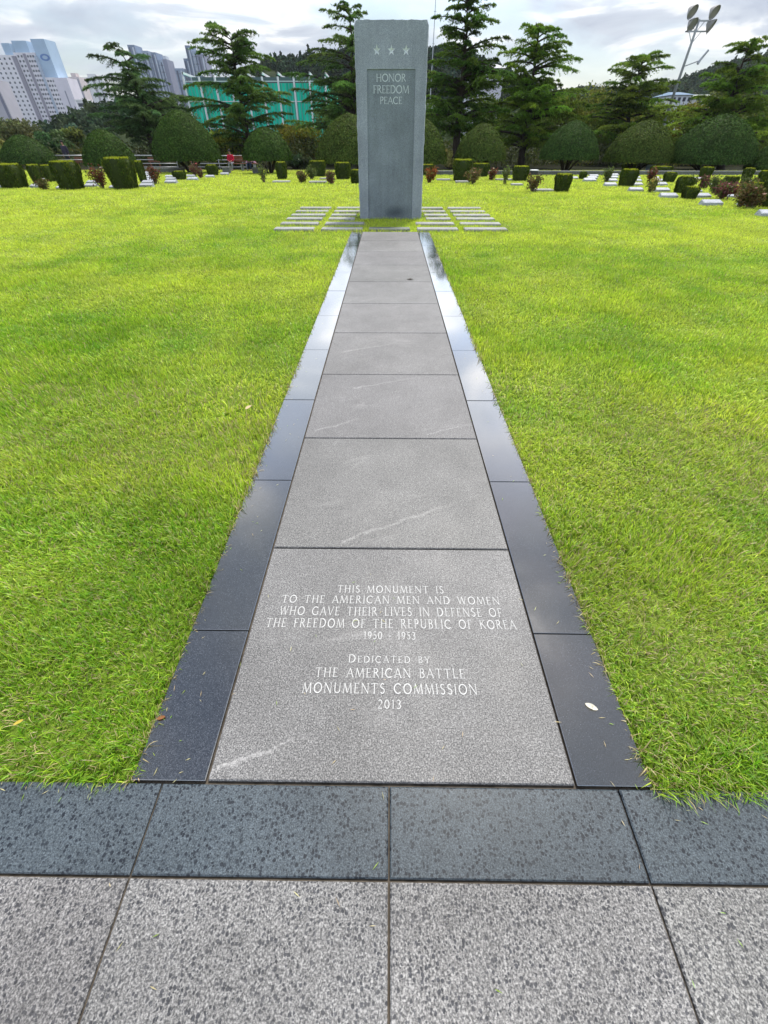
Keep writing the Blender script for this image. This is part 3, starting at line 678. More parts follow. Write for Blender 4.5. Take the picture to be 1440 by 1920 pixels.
BOXG = 'small clipped box hedges among the graves'
def box_hedge(px0, px1, top, bot, label, rnd=.25, depth=None):
    c = G((px0 + px1) / 2, bot); Y = c[1]; gz = zt(Y)
    xl, xr = W(px0, (top + bot) / 2, Y)[0], W(px1, (top + bot) / 2, Y)[0]; h = W((px0 + px1) / 2, top, Y)[2] - gz
    side = abs(xl + xr) / 2 / Y          # the flank that shows takes its share of the width
    full = xr - xl; b0 = min(max(full / 2 * .62, .25), .6); cut = min(2 * b0 * side, full * .45); depth = b0
    if xl + xr < 0: xr -= cut
    else: xl += cut
    a = (xr - xl) / 2; cx = (xl + xr) / 2; b = depth or min(max(a * .8, .3), .7); h = max(h * .94, .15); cy = Y + b * .8
    def shp(s, tt, rr=1.0):     # superellipse plan, sides widen upward, edges rounded
        u = np.clip(tt, 0, 1); e = 2 / 5.5
        cxs = np.sign(np.cos(s)) * np.abs(np.cos(s)) ** e; sns = np.sign(np.sin(s)) * np.abs(np.sin(s)) ** e
        k = (.80 + .2 * np.minimum(u / .7, 1)) * (1 - rnd * np.clip((u - .72) / .28, 0, 1) ** 3)
        wob = 1 + .07 * (vnoise(s * 1.5, u * 3, 1.7, int(px0) % 53) - .5)
        return np.stack([cx + a * k * cxs * rr * wob, cy + b * k * sns * rr * wob, gz + u * h], -1)
    mb = MB(); nu, nv = 24, 8; V = [shp(np.array(2 * math.pi * i / nu), np.array(j / nv), .94) for j in range(nv + 1) for i in range(nu)]
    F = [(j * nu + i, j * nu + (i + 1) % nu, (j + 1) * nu + (i + 1) % nu, (j + 1) * nu + i) for j in range(nv) for i in range(nu)] + [tuple(nv * nu + i for i in range(nu))]
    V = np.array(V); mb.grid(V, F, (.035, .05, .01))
    n = int(2600 * min(2, .5 + a * h * 2)); s = rng.uniform(0, 2 * math.pi, n); u = rng.random(n)
    P = shp(s, u, 1.0) + rng.normal(0, .012, (n, 3)); Nn = np.stack([np.cos(s), np.sin(s), rng.normal(.2, .3, n)], 1) + rng.normal(0, .4, (n, 3))
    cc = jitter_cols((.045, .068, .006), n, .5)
    A = np.stack([rng.normal(0, .5, n), rng.normal(0, .5, n), np.ones(n)], 1)
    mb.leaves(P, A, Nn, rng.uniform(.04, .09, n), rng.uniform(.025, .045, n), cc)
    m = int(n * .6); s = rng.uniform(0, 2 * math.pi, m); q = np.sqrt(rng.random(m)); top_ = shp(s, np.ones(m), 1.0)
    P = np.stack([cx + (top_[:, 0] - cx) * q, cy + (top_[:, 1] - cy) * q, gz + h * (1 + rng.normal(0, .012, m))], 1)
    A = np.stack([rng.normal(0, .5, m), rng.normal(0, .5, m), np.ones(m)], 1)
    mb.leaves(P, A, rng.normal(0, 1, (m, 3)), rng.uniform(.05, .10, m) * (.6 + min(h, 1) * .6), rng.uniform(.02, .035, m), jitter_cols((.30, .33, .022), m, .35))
    m = 90; s2 = rng.uniform(0, 2 * math.pi, m); u2 = rng.uniform(.2, 1.0, m); P = shp(s2, u2, 1.05)
    A = np.stack([np.cos(s2) * .5, np.sin(s2) * .5, np.full(m, 1.0)], 1) + rng.normal(0, .4, (m, 3))
    mb.leaves(P, A, rng.normal(0, 1, (m, 3)), rng.uniform(.08, .17, m) * (.5 + min(h, 1) * .6), .022, jitter_cols((.12, .15, .014), m, .4))
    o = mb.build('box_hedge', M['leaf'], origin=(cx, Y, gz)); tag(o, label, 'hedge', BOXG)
HEDGES = [
 (-14, 58, 307, 353, 'low broad box hedge at the left edge of the picture', .2),
 (54, 85, 308, 346, 'box hedge behind, between the two wide front hedges at far left', .2),
 (80, 99, 309, 341, 'narrow box hedge farthest back between the two wide left hedges', .2),
 (97, 161, 301, 355, 'large square box hedge second from the left with whitish sprigs on top', .2),
 (197, 262, 294, 354, 'tallest box hedge of the left group, beside the stepped row of grave markers', .2),
 (256, 271, 301, 342, 'narrow box hedge peeping out behind the tallest left hedge', .2),
 (323, 351, 321, 337, 'small low box hedge between grave markers under the largest left dome', .3),
 (386, 411, 309, 329, 'small box hedge between two grave markers left of the seated visitors', .25),
 (517, 539, 303, 336, 'narrow upright box hedge on the lawn right of the small dome shrub', .2),
 (580, 612, 301, 331, 'dark wide box hedge behind the round little rose bushes, left of monument', .12),
 (628, 658, 304, 336, 'square box hedge just left of the monument', .15),
 (656, 690, 318, 344, 'rounded box hedge touching the left edge of the monument', .3),
 (782, 815, 308, 329, 'low hedge behind the rust red rose, right of the monument', .2),
 (848, 885, 298, 339, 'tall square box hedge with bright yellow green top, right of the monument', .08),
 (884, 918, 306, 331, 'dark box hedge behind and right of the tall square one', .12),
 (959, 992, 311, 339, 'square box hedge with bright top in front of the cedar trunks', .12),
 (1037, 1072, 326, 359, 'lone cube box hedge on the lawn beside a flat pale ledger', .12),
 (1085, 1100, 322, 336, 'tiny dark round bush by the kerb wall', .5),
 (1158, 1196, 317, 349, 'barrel shaped box hedge standing in the middle of the right grave rows', .2),
 (1163, 1193, 306, 320, 'box hedge behind, seen above the barrel shaped one', .25),
 (1213, 1262, 312, 326, 'long low hedge under the broad smooth dome shrub', .2),
 (1241, 1268, 323, 342, 'rounded box hedge right of the rust coloured tall roses', .35),
 (1262, 1301, 331, 362, 'egg shaped dark box hedge among the right grave markers', .5),
 (1276, 1310, 351, 373, 'low square box hedge between two grave markers at the front', .2),
 (1309, 1337, 313, 334, 'dark square hedge beneath the biggest right dome', .2),
 (1351, 1384, 331, 352, 'low block hedge with bright top behind the pink roses', .15),
 (1390, 1414, 315, 336, 'dark hedge under the right side of the biggest dome', .2),
 (1417, 1450, 320, 345, 'box hedge at the right edge, farther back', .2),
 (1407, 1430, 343, 374, 'box hedge behind the large leaning roses at right', .2),
 (1422, 1470, 334, 388, 'tall hedge cut by the right edge of the picture', .25),
]
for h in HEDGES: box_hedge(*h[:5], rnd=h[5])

ROSEG = 'rose bushes among the graves'
def rose(px, w, top, bot, label, hue, dens=1.0, flowers=0, fcol=(.6, .12, .16), sparse=False):
    c = G(px, bot); Y = c[1]; gz = c[2]; hw = wpx(w, Y) / 2; h = W(px, top, Y)[2] - gz
    t = empty('rose_bush', c, label, 'rose bush', ROSEG)
    sb, lb = MB(), MB(); rr = random.Random(int(px * 7 + bot)); nst = 6 if sparse else 11
    tips = []
    for k in range(nst):
        an = rr.uniform(0, 2 * math.pi); rad = hw * rr.uniform(.3, 1.0); hh = h * rr.uniform(.65, 1.0)
        p0 = np.array([c[0] + rr.uniform(-.06, .06), Y + rr.uniform(-.06, .06), gz - .02]); p2 = np.array([c[0] + rad * math.cos(an), Y + rad * math.sin(an), gz + hh])
        p1 = (p0 + p2) / 2 + np.array([rr.uniform(-.05, .05), rr.uniform(-.05, .05), .1 * h])
        sb.tube([p0, p1, p2], [.014, .01, .006], 5, (.10, .07, .04)); tips.append(p2)
        n = int(46 * dens * (.45 if sparse else 1)); u = rng.uniform(.3, 1.05, n)[:, None]
        P = (1 - u) ** 2 * p0 + 2 * u * (1 - u) * p1 + u * u * p2 + rng.normal(0, .045 + .05 * hw, (n, 3))
        cols = jitter_cols(hue, n, .4); mk = rng.random(n) < .25; cols[mk] = jitter_cols((.09, .12, .03), int(mk.sum()), .3)
        lb.leaves(P, rng.normal(0, 1, (n, 3)), rng.normal(0, 1, (n, 3)) + np.array([0, 0, .6]), rng.uniform(.05, .1, n), rng.uniform(.035, .06, n), cols)
    sb.build('stem', M['coloured'], t); lb.build('foliage', M['leaf'], t)
    for k in range(flowers):
        p = tips[k % len(tips)] + np.array([rr.uniform(-.03, .03), -.05, .03]); fb = MB()
        n = 9; an = np.arange(n) * 2.4; D = np.stack([np.cos(an), np.sin(an), np.full(n, .5)], 1)
        fb.leaves(p + D * .03, D, rng.normal(0, .3, (n, 3)) + np.array([0, 0, 1]), .075, .06, jitter_cols(fcol, n, .15)); fb.build('flower', M['petal'], t)
RED = (.15, .045, .028); GRN = (.085, .11, .03); MIX = (.13, .085, .035); PLUM = (.13, .05, .045)
ROSES = [
 (85, 22, 337, 355, 'low faded rose between the two wide left hedges', MIX, 1, 1, (.7, .68, .66)),
 (193, 38, 316, 353, 'full reddish brown rose with one white bloom between the two big left hedges', RED, 1.5, 2, (.8, .75, .74)),
 (293, 27, 311, 345, 'tall rust red rose right of the stepped row of grave markers', RED, 1.2, 0),
 (367, 20, 306, 331, 'red leaved rose in front of the railing left of the visitors', PLUM, 1.2, 1),
 (377, 14, 317, 334, 'little plum coloured rose right beside the red leaved one', PLUM, 1, 0),
 (495, 20, 309, 342, 'thin bare stemmed rose on the lawn in front of the small dome', GRN, .5, 0),
 (566, 18, 322, 342, 'small round olive bush on a short stem, left of the monument', MIX, 1.6, 0),
 (584, 22, 314, 336, 'spreading green rose in front of the dark wide hedge', GRN, 1.4, 0),
 (622, 18, 324, 345, 'dark red leafy rose beside the square hedge left of the monument', PLUM, 1.5, 0),
 (805, 25, 317, 343, 'rust orange rose just right of the monument', (.2, .06, .02), 1.8, 0),
 (886, 34, 318, 345, 'wide green and buff rose in front of the tall square hedge', MIX, 1.6, 2, (.55, .32, .25)),
 (922, 20, 317, 338, 'brownish rose right of the dark hedge behind', RED, 1.4, 1, (.7, .5, .4)),
 (947, 16, 312, 345, 'thin sparse rose left of the bright topped square hedge', GRN, .6, 0),
 (998, 32, 327, 359, 'arching rose with russet leaves left of the lone cube hedge', MIX, 1.1, 0),
 (1137, 20, 317, 341, 'tall green rose left of the first long row of markers', GRN, 1.3, 0),
 (1218, 16, 315, 346, 'tall rust coloured rose between grave rows', RED, 1.2, 0),
 (1219, 14, 338, 360, 'small yellowish rose in front of the tall rust coloured one', (.2, .17, .04), 1.3, 0),
 (1318, 22, 332, 353, 'low pinkish rose beside the egg shaped hedge', PLUM, 1.1, 2, (.6, .3, .3)),
 (1337, 22, 333, 362, 'loose green rose in front of the block hedge', GRN, 1.0, 0),
 (1352, 38, 345, 373, 'broad mauve red rose with pink blooms near the front markers', PLUM, 1.8, 3, (.55, .3, .34)),
 (1386, 52, 344, 387, 'largest leaning rose between the two nearest markers on the right', MIX, 2.0, 2, (.6, .35, .3)),
 (1294, 20, 333, 350, 'pale green small rose right of the egg shaped hedge', GRN, 1.0, 1, (.7, .6, .55)),
 (1366, 26, 350, 366, 'low bronze leaved rose behind the broad mauve red one', RED, 1.2, 1, (.6, .35, .3)),
 (1404, 30, 362, 389, 'bushy green brown rose at the foot of the nearest right hand marker', MIX, 1.6, 1, (.6, .4, .35)),
 (1180, 14, 326, 343, 'thin reddish rose between the third row of markers and the barrel shaped hedge', RED, .8, 0),
 (1396, 28, 333, 356, 'olive rose behind the largest leaning one', GRN, 1.3, 1, (.75, .7, .6)),
]
for r in ROSES: rose(*r)

# ------------------------------------------------------------------ grave markers
def marker_proto():
    t = empty('grave_marker', (0, 0, 0), 'proto', 'grave marker')
    mb = MB(); w, dp, hf, hb = .5, .5, .09, .2
    V = [(-w, -dp * .5, -.1), (w, -dp * .5, -.1), (w, dp * .5, -.1), (-w, dp * .5, -.1), (-w * .94, -dp * .5 + .03, hf), (w * .94, -dp * .5 + .03, hf), (w * .86, dp * .5 - .12, hb), (-w * .86, dp * .5 - .12, hb)]
    mb.grid(V, [(0, 1, 5, 4), (1, 2, 6, 5), (2, 3, 7, 6), (3, 0, 4, 7), (4, 5, 6, 7)], (1, 1, 1)); body = mb.build('marker_body', M['marker'], t)
    mb = MB(); n = np.array([0, -(hb - hf), (dp - .15)]); n = n / np.linalg.norm(n) * .006
    q = lambda u, v, k: np.array([u * w * (.94 - .08 * v) * .9, -dp * .5 + .03 + (dp - .15) * v, hf + (hb - hf) * v]) + n * k
    T4 = [q(-1, .07, 1), q(1, .07, 1), q(1, .93, 1), q(-1, .93, 1)]; B4 = [q(-1, .07, 0), q(1, .07, 0), q(1, .93, 0), q(-1, .93, 0)]
    mb.add([T4] + [[B4[i], B4[(i + 1) % 4], T4[(i + 1) % 4], T4[i]] for i in range(4)], (1, 1, 1))
    plaque = mb.build('plaque', M['plaque'], t)
    return t, body, plaque
_mk = marker_proto(); _used = [False]
def marker(px, bot, w, label, z=None):
    c = G(px, bot); Y = c[1]
    if not _used[0]: o, _used[0] = _mk[0], True
    else:
        o = _mk[0].copy(); COL.objects.link(o)
        for ch in _mk[1:]:
            k = ch.copy(); COL.objects.link(k); k.parent = o
    s = wpx(w, Y); o.location = (c[0], Y + s * .5, zt(Y)); o.scale = (s, s * 1.0, s * .95); o.rotation_euler = (0, 0, random.uniform(-.05, .05))
    tag(o, label, 'grave marker', 'sloped granite grave markers in rows')
ORD = ['nearest', 'second', 'third', 'fourth', 'fifth', 'sixth']
ROWS = [
 ('at the far left edge of the picture', [(3, 352, 20)]),
 ('between the two wide left hedges', [(63, 352, 25)]),
 ('left of the second big hedge from the left', [(110, 354, 18)]),
 ('just right of the second big left hedge', [(166, 351, 25), (169, 344, 22)]),
 ('beside the left foot of the tallest left hedge', [(211, 353, 20)]),
 ('right of the tallest left hedge', [(270, 351, 27), (274, 345, 25), (276, 340, 22), (278, 335, 20), (277, 330, 16), (276, 326, 15)]),
 ('right of the tall rust red rose', [(317, 344, 24), (317, 338, 20), (315, 333, 17)]),
 ('left of the little plum coloured rose', [(358, 338, 21), (355, 332, 17)]),
 ('left of the small hedge near the visitors', [(391, 333, 18)]),
 ('right of the small hedge near the visitors', [(419, 328, 17)]),
 ('under the dome by the kerb wall', [(1078, 335.5, 16)]),
 ('left of the tall green rose', [(1109, 340.5, 24), (1113, 336, 20), (1116, 332, 18)]),
 ('left of the barrel shaped hedge', [(1148, 349, 24), (1150, 341, 22), (1152, 335, 20), (1154, 330, 17)]),
 ('right of the barrel shaped hedge', [(1197, 359, 27), (1198, 348.5, 22), (1197, 341, 19), (1196, 335, 16)]),
 ('right of the tall rust coloured rose', [(1247, 360, 28), (1243, 348.5, 25), (1237, 341, 20), (1231, 335.5, 17)]),
 ('left of the low square front hedge', [(1260, 371.5, 33)]),
 ('right of the low square front hedge', [(1323, 371.5, 32), (1309, 361, 24)]),
 ('left of the largest leaning rose', [(1343, 386, 39), (1329, 348, 18), (1313, 337, 17)]),
 ('right of the largest leaning rose', [(1416, 386, 38), (1379, 371, 22), (1405, 342, 18)]),
 ('at the right edge of the lawn', [(1456, 407, 44)]),
]
for desc, st in ROWS:
    for i, (px, bot, w) in enumerate(st):
        lab = f'sloped grey grave marker {desc}' if len(st) == 1 else f'grave marker {desc}, {ORD[i]} of its row'
        marker(px, bot, w, lab)
def ledger(px, bot, w, label):
    c = G(px, bot); Y = c[1]; s = wpx(w, Y) / 2; mb = MB()
    mb.slab(c[0] - s, c[0] + s, Y, Y + .45, zt(Y) - .05, zt(Y) + .055, b=.01, col=(1.05, 1.05, 1.02))
    o = mb.build('flat_ledger', M['bar'], origin=(c[0], Y, zt(Y))); tag(o, label, 'grave ledger', 'flat pale grave ledgers flush with the lawn')
for q in [(526, 342.5, 32, 'flat pale ledger in front of the narrow upright hedge'), (595, 343, 32, 'flat pale ledger beside the small round olive bush'), (612, 336.5, 26, 'flat pale ledger behind, near the dark wide hedge'),
          (832, 338.5, 26, 'flat pale ledger left of the tall square hedge'), (868, 342.5, 26, 'flat pale ledger at the foot of the tall square hedge'), (946, 338.5, 30, 'flat pale ledger behind the thin sparse rose'),
          (971, 348, 20, 'flat pale ledger below the bright topped square hedge'), (1020, 359, 36, 'flat pale ledger beside the lone cube hedge')]: ledger(*q)

# ------------------------------------------------------------------ kerb walls, rails, benches, bin
def low_wall(px0, px1, top, gy, label, col=(1, 1, 1)):
    c = G((px0 + px1) / 2, gy); Y = c[1]; x0, x1 = W(px0, gy, Y)[0], W(px1, gy, Y)[0]; h = W((px0 + px1) / 2, top, Y)[2]
    o = ((x0 + x1) / 2, Y, zt(Y)); t = empty('low_wall', o, label, 'low wall'); mb = MB(); mb.box(x0, x1, Y, Y + .25, zt(Y) - .2, h - .06, col); mb.build('wall_body', M['kerbstone'], t)
    mb = MB(); n = max(1, int((x1 - x0) / 1.2)); 
    for i in range(n): mb.slab(x0 + (x1 - x0) * i / n + .004, x0 + (x1 - x0) * (i + 1) / n - .004, Y - .03, Y + .28, h - .057, h, .008, tuple(1.25 * a for a in tint(.05)))
    mb.build('coping', M['kerbstone'], t)
low_wall(818, 1500, 320.5, 328, 'long low grey kerb wall behind the right grave rows')
low_wall(418, 432, 313, 325, 'short grey concrete block left of the bench with the red jacket visitor')
low_wall(474, 492, 314, 325, 'short grey concrete block right of the pink topped visitor')
low_wall(270, 345, 315, 323, 'low grey wall under the railing left of the benches')

def railing(pa, pb, Y, tops, label):
    x0, x1 = W(pa, 300, Y)[0], W(pb, 300, Y)[0]; gz = zt(Y); t = empty('railing', ((x0 + x1) / 2, Y, gz), label, 'railing')
    mid = (pa + pb) / 2; zs = [W(mid, y, Y)[2] for y in tops]
    for i, z in enumerate(zs):
        mb = MB(); mb.tube([(x0, Y, z), (x1, Y, z)], .034 if i == 0 else .022, 7); mb.build('rail', M['steel'], t, smooth=True)
    n = max(2, int((x1 - x0) / 2.2) + 1)
    for i in range(n):
        x = x0 + (x1 - x0) * i / (n - 1); mb = MB(); mb.tube([(x, Y + .05, gz - .1), (x, Y + .05, zs[0])], .03, 6); mb.build('post', M['steel'], t, smooth=True)
railing(96, 160, 44, (291.5, 299.5), 'white railing between the two left dome shrubs')
railing(248, 330, 44, (291.5, 299.5, 306.5, 313), 'pale railing left of the largest left dome, with four bars')
railing(358, 460, 44, (292, 300, 306.5, 313), 'grey railing behind the visitors on the bench')
def ramp_rail():
    Y = 43; a, b = W(82, 301, Y), W(112, 308, Y); t = empty('ramp_handrail', (b[0], Y, zt(Y)), 'white sloping ramp handrails behind the hedges at far left', 'handrail')
    for dz in (0, .17, .34):
        mb = MB(); mb.tube([a - [0, 0, dz], b - [0, 0, dz]], .045, 6); mb.build('rail', M['steel'], t)
    for p in (a, b):
        mb = MB(); mb.tube([(p[0], Y, zt(Y) - .1), (p[0], Y, p[2])], .03, 6); mb.build('post', M['steel'], t)
ramp_rail()
def board(px0, px1, top, bot, Y, label):
    x0, x1 = W(px0, top, Y)[0], W(px1, top, Y)[0]; z0, z1 = W(px0, bot, Y)[2], W(px0, top, Y)[2]; gz = zt(Y)
    t = empty('wooden_board', ((x0 + x1) / 2, Y, gz), label, 'board'); mb = MB(); n = 3
    for i in range(n): mb.slab(x0, x1, Y, Y + .05, z0 + (z1 - z0) * i / n + .008, z0 + (z1 - z0) * (i + 1) / n, .003)
    mb.build('panel', M['wood'], t)
    for x in (x0 + .1, x1 - .1):
        mb = MB(); mb.box(x - .035, x + .035, Y + .053, Y + .12, gz - .1, z1 - .05); mb.build('post', M['wood'], t)
board(138, 160, 294, 305, 45, 'reddish brown wooden board behind the white railing, far left')
board(276, 297, 295, 304, 45, 'brown wooden board behind the pale railing with four bars')
def bench(px0, px1, Y, label):
    x0, x1 = W(px0, 320, Y)[0], W(px1, 320, Y)[0]; gz = zt(Y); t = empty('bench', ((x0 + x1) / 2, Y, gz), label, 'bench')
    mb = MB()
    for i in range(4): mb.slab(x0, x1, Y - .02 + i * .115, Y + .085 + i * .115, gz + .40, gz + .44, .006)
    mb.build('seat', M['wood'], t); mb = MB()
    for i in range(3): mb.slab(x0, x1, Y + .46, Y + .5, gz + .52 + i * .12, gz + .63 + i * .12, .006)
    mb.build('backrest', M['wood'], t)
    for x in (x0 + .12, (x0 + x1) / 2, x1 - .12):
        mb = MB(); mb.box(x - .035, x + .035, Y, Y + .45, gz - .05, gz + .397); mb.box(x - .03, x + .03, Y + .503, Y + .56, gz - .05, gz + .85); mb.build('leg', M['lampsteel'], t)
BY = 40.6
bench(428, 480, BY, 'brown slatted bench with two visitors sitting on it')
def bin_():
    c = G(1000, 328.5); Y = c[1]; t = empty('litter_bin', c, 'squat dark litter bin with a white lid beside the kerb wall', 'bin'); hw = .2
    mb = MB(); mb.slab(c[0] - hw, c[0] + hw, Y - hw, Y + hw, c[2] - .05, c[2] + .22, .03, (.04, .04, .045)); mb.build('body', M['coloured'], t)
    mb = MB(); mb.slab(c[0] - hw * 1.15, c[0] + hw * 1.15, Y - hw * 1.15, Y + hw * 1.15, c[2] + .223, c[2] + .27, .015, (.75, .75, .75)); mb.build('lid', M['coloured'], t)
bin_()
def sign_():
    Y = 38.5; x0, x1 = W(1213, 315, Y)[0], W(1230, 315, Y)[0]; gz = zt(Y); t = empty('sign_board', ((x0 + x1) / 2, Y, gz), 'blue grey slanted sign board under the broad smooth dome', 'sign')
    z0, z1 = W(1220, 319, Y)[2], W(1220, 309, Y)[2]
    mb = MB(); mb.add([[(x0 - .06, Y, z0), (x1 - .06, Y, z0), (x1, Y + .12, z1), (x0, Y + .12, z1)], [(x0 - .06, Y + .04, z0), (x0, Y + .16, z1), (x1, Y + .16, z1), (x1 - .06, Y + .04, z0)],
        [(x0, Y + .12, z1), (x1, Y + .12, z1), (x1, Y + .16, z1), (x0, Y + .16, z1)]], (.22, .28, .36)); mb.build('face', M['coloured'], t)
    for x in (x0 + .08, x1 - .12):
        mb = MB(); mb.tube([(x, Y + .1, gz - .1), (x, Y + .1, z0 + .1)], .025, 6); mb.build('post', M['lampsteel'], t)
sign_()

# ------------------------------------------------------------------ visitors
def skinned(name, chains, mat, parent, root=0):
    """one continuous surface grown over connected joints: chains = (verts, edges, radii)"""
    V, E, rad = chains
    me = bpy.data.meshes.new(name); bm = bmesh.new(); sk = bm.verts.layers.skin.verify()
    bv = [bm.verts.new([float(a) for a in v]) for v in V]
    for i, r in enumerate(rad): bv[i][sk].radius = (r, r) if not isinstance(r, tuple) else r; bv[i][sk].use_root = (i == root)
    for i, j in E: bm.edges.new((bv[i], bv[j]))
    bm.to_mesh(me); bm.free(); me.materials.append(mat)
    o = bpy.data.objects.new(name, me); COL.objects.link(o); o.parent = parent
    md = o.modifiers.new('skin', 'SKIN'); md.use_smooth_shade = True
    s = o.modifiers.new('sub', 'SUBSURF'); s.levels = 1; s.render_levels = 2
    return o
def person(loc, label, top_col, leg_col, hair_col, pose):
    """pose 'sit' faces the lawn with hands on the lap; 'reach' leans and stretches one arm aside; 'stand'"""
    t = empty('person', loc, label, 'person'); gz = 0
    if pose == 'stand': hip, knee, foot = 0.9, (0, .47), (0, .06)
    sit = pose != 'stand'
    hipz = .5 if sit else .92; lean = (0, 0) if pose != 'reach' else (.1, -.16)
    hy = .2 if sit else 0
    chest = (lean[0] * .7, hy + lean[1] * .6, hipz + (.42 if pose != 'reach' else .34)); neck = (lean[0], hy + lean[1], hipz + (.56 if pose != 'reach' else .46)); head = (lean[0] * 1.2, hy - .03 + lean[1] * 1.3, neck[2] + .17)
    if pose == 'reach': chest, neck, head = (.05, hy - .24, hipz + .24), (.08, hy - .38, hipz + .27), (.10, hy - .54, hipz + .30)
    V = [(0, hy, hipz), (lean[0] * .3, hy + lean[1] * .3, hipz + .2), chest, neck, (head[0], head[1], head[2] - .05), (head[0], head[1], head[2] + .06)]
    E = [(0, 1), (1, 2), (2, 3), (3, 4), (4, 5)]; rad = [(.16, .12), (.145, .10), (.155, .11), .055, .085, .08]
    def mat_(c, nm): return plain(nm, c, .75, .2, nz=.12, scale=12)
    arms, legs, hands = [], [], []
    for s in (-1, 1):
        sh = (chest[0] + s * .19, chest[1], chest[2] + .06)
        if pose == 'reach' and s == 1: el, wr = (sh[0] + .2, sh[1] - .05, sh[2] - .18), (sh[0] + .42, sh[1] - .08, sh[2] - .26)
        elif sit: el, wr = (sh[0] + s * .07, sh[1] - .05, sh[2] - .26), (s * .1, hy - .3, hipz + .14)
        else: el, wr = (sh[0] + s * .05, sh[1], sh[2] - .28), (sh[0] + s * .05, sh[1] - .08, sh[2] - .52)
        i = len(V); V += [sh, el, wr]; E += [(2, i), (i, i + 1), (i + 1, i + 2)]; rad += [.06, .048, .032]; arms.append((sh, el, wr))
        hp = (s * .1, hy, hipz - .02); kn = (s * .12, hy - .42, hipz - .0) if sit else (s * .1, 0, .48); an = (s * .13, hy - .44, .08) if sit else (s * .1, .03, .08); to = (an[0] + s * .02, an[1] - .17, .04)
        i = len(V); V += [hp, kn, an, to]; E += [(0, i), (i, i + 1), (i + 1, i + 2), (i + 2, i + 3)]; rad += [.09, .06, .042, .036]; legs.append((hp, kn, an, to))
        d = np.array(wr) - np.array(el); d /= np.linalg.norm(d); sd_ = np.cross(d, [0, 0, 1]); sd_ /= np.linalg.norm(sd_) + 1e-9
        pc = np.array(wr) + d * .07; i = len(V); V.append(tuple(pc)); E.append((i - 5, i)); rad.append(.03)     # palm joined to the wrist
        for f, (o_, L_) in enumerate(((-.026, .075), (-.009, .085), (.009, .08), (.026, .062))):
            a0 = pc + sd_ * o_ + d * .02; a1 = a0 + d * L_ * .55 - np.array([0, 0, .008]); a2 = a0 + d * L_ - np.array([0, 0, .03]); j = len(V); V += [tuple(a0), tuple(a1), tuple(a2)]; E += [(i, j), (j, j + 1), (j + 1, j + 2)]; rad += [.010, .009, .008]
        a0 = pc - d * .03 - sd_ * .03 * s; a1 = a0 + d * .04 - sd_ * .02 * s; j = len(V); V += [tuple(a0), tuple(a1)]; E += [(i, j), (j, j + 1)]; rad += [.011, .009]
    skinned('body', (V, E, rad), M['skin'], t)
    # jacket and sleeves, trousers, shoes, hair
    V = [(0, hy, hipz - .02), (lean[0] * .3, hy + lean[1] * .3, hipz + .2), chest, (neck[0], neck[1], neck[2] - .03)]; E = [(0, 1), (1, 2), (2, 3)]; rad = [(.2, .15), (.185, .135), (.195, .14), .08]
    for sh, el, wr in arms:
        i = len(V); w2 = tuple(np.array(wr) * .92 + np.array(el) * .08); V += [sh, el, w2]; E += [(2, i), (i, i + 1), (i + 1, i + 2)]; rad += [.085, .066, .05]
    skinned('jacket', (V, E, rad), mat_(top_col, 'cloth_top'), t)
    V = [(0, hy, hipz - .01)]; E = []; rad = [(.18, .135)]
    for hp, kn, an, to in legs:
        i = len(V); V += [hp, kn, (an[0], an[1], an[2] + .02)]; E += [(0, i), (i, i + 1), (i + 1, i + 2)]; rad += [.11, .078, .06]
    skinned('trousers', (V, E, rad), mat_(leg_col, 'cloth_trousers'), t)
    for hp, kn, an, to in legs:
        skinned('shoe', ([(an[0], an[1] + .03, .05), (an[0], an[1] - .08, .045), (to[0], to[1] - .02, .035)], [(0, 1), (1, 2)], [.05, .05, .04]), mat_((.06, .06, .065), 'shoe'), t)
    hb = MB(); hx, hyy, hz = head; nu, nv = 14, 7; V = []
    for j in range(nv + 1):
        ph = math.pi * .62 * j / nv
        for i in range(nu):
            a = 2 * math.pi * i / nu; front = math.sin(a) < -.3; k = .108 if not (front and j > 3) else .085
            V.append((hx + k * math.sin(ph) * math.cos(a), hyy + .015 + k * math.sin(ph) * math.sin(a), hz + .045 + .118 * math.cos(ph)))
    hb.grid(V, [(j * nu + i, j * nu + (i + 1) % nu, (j + 1) * nu + (i + 1) % nu, (j + 1) * nu + i) for j in range(nv) for i in range(nu)], hair_col); o = hb.build('hair', M['coloured'], t, origin=(0, 0, 0), smooth=True)
    fb = MB(); fy = hyy - .083                         # eyes, nose, mouth
    for s in (-1, 1): fb.tube([(hx + s * .03, fy, hz + .015), (hx + s * .03, fy - .012, hz + .015)], .010, 6, (.03, .02, .02))
    fb.tube([(hx, fy + .01, hz + .01), (hx, fy - .022, hz - .022)], [.008, .013], 6, (.42, .24, .17)); fb.tube([(hx - .025, fy - .003, hz - .05), (hx + .025, fy - .003, hz - .05)], .007, 6, (.3, .09, .08)); fb.build('face', M['coloured'], t, origin=(0, 0, 0))
    return t
c = W(436, 322, BY); person((c[0], BY, zt(BY)), 'visitor in a bright red jacket and grey trousers sitting on the bench', (.55, .012, .05), (.3, .3, .33), (.015, .012, .01), 'sit').scale = (.9,) * 3
c = W(470, 322, BY); p2 = person((c[0], BY, zt(BY)), 'visitor in a pink top and dark jeans leaning forward on the bench', (.72, .36, .58), (.03, .045, .09), (.02, .015, .012), 'reach'); p2.scale = (.86,) * 3
c = W(129, 300, 46.5); person((c[0], 46.5, zt(46.5)), 'visitor in dark clothes standing behind the white railing, far left', (.05, .045, .07), (.05, .05, .06), (.02, .015, .012), 'stand')

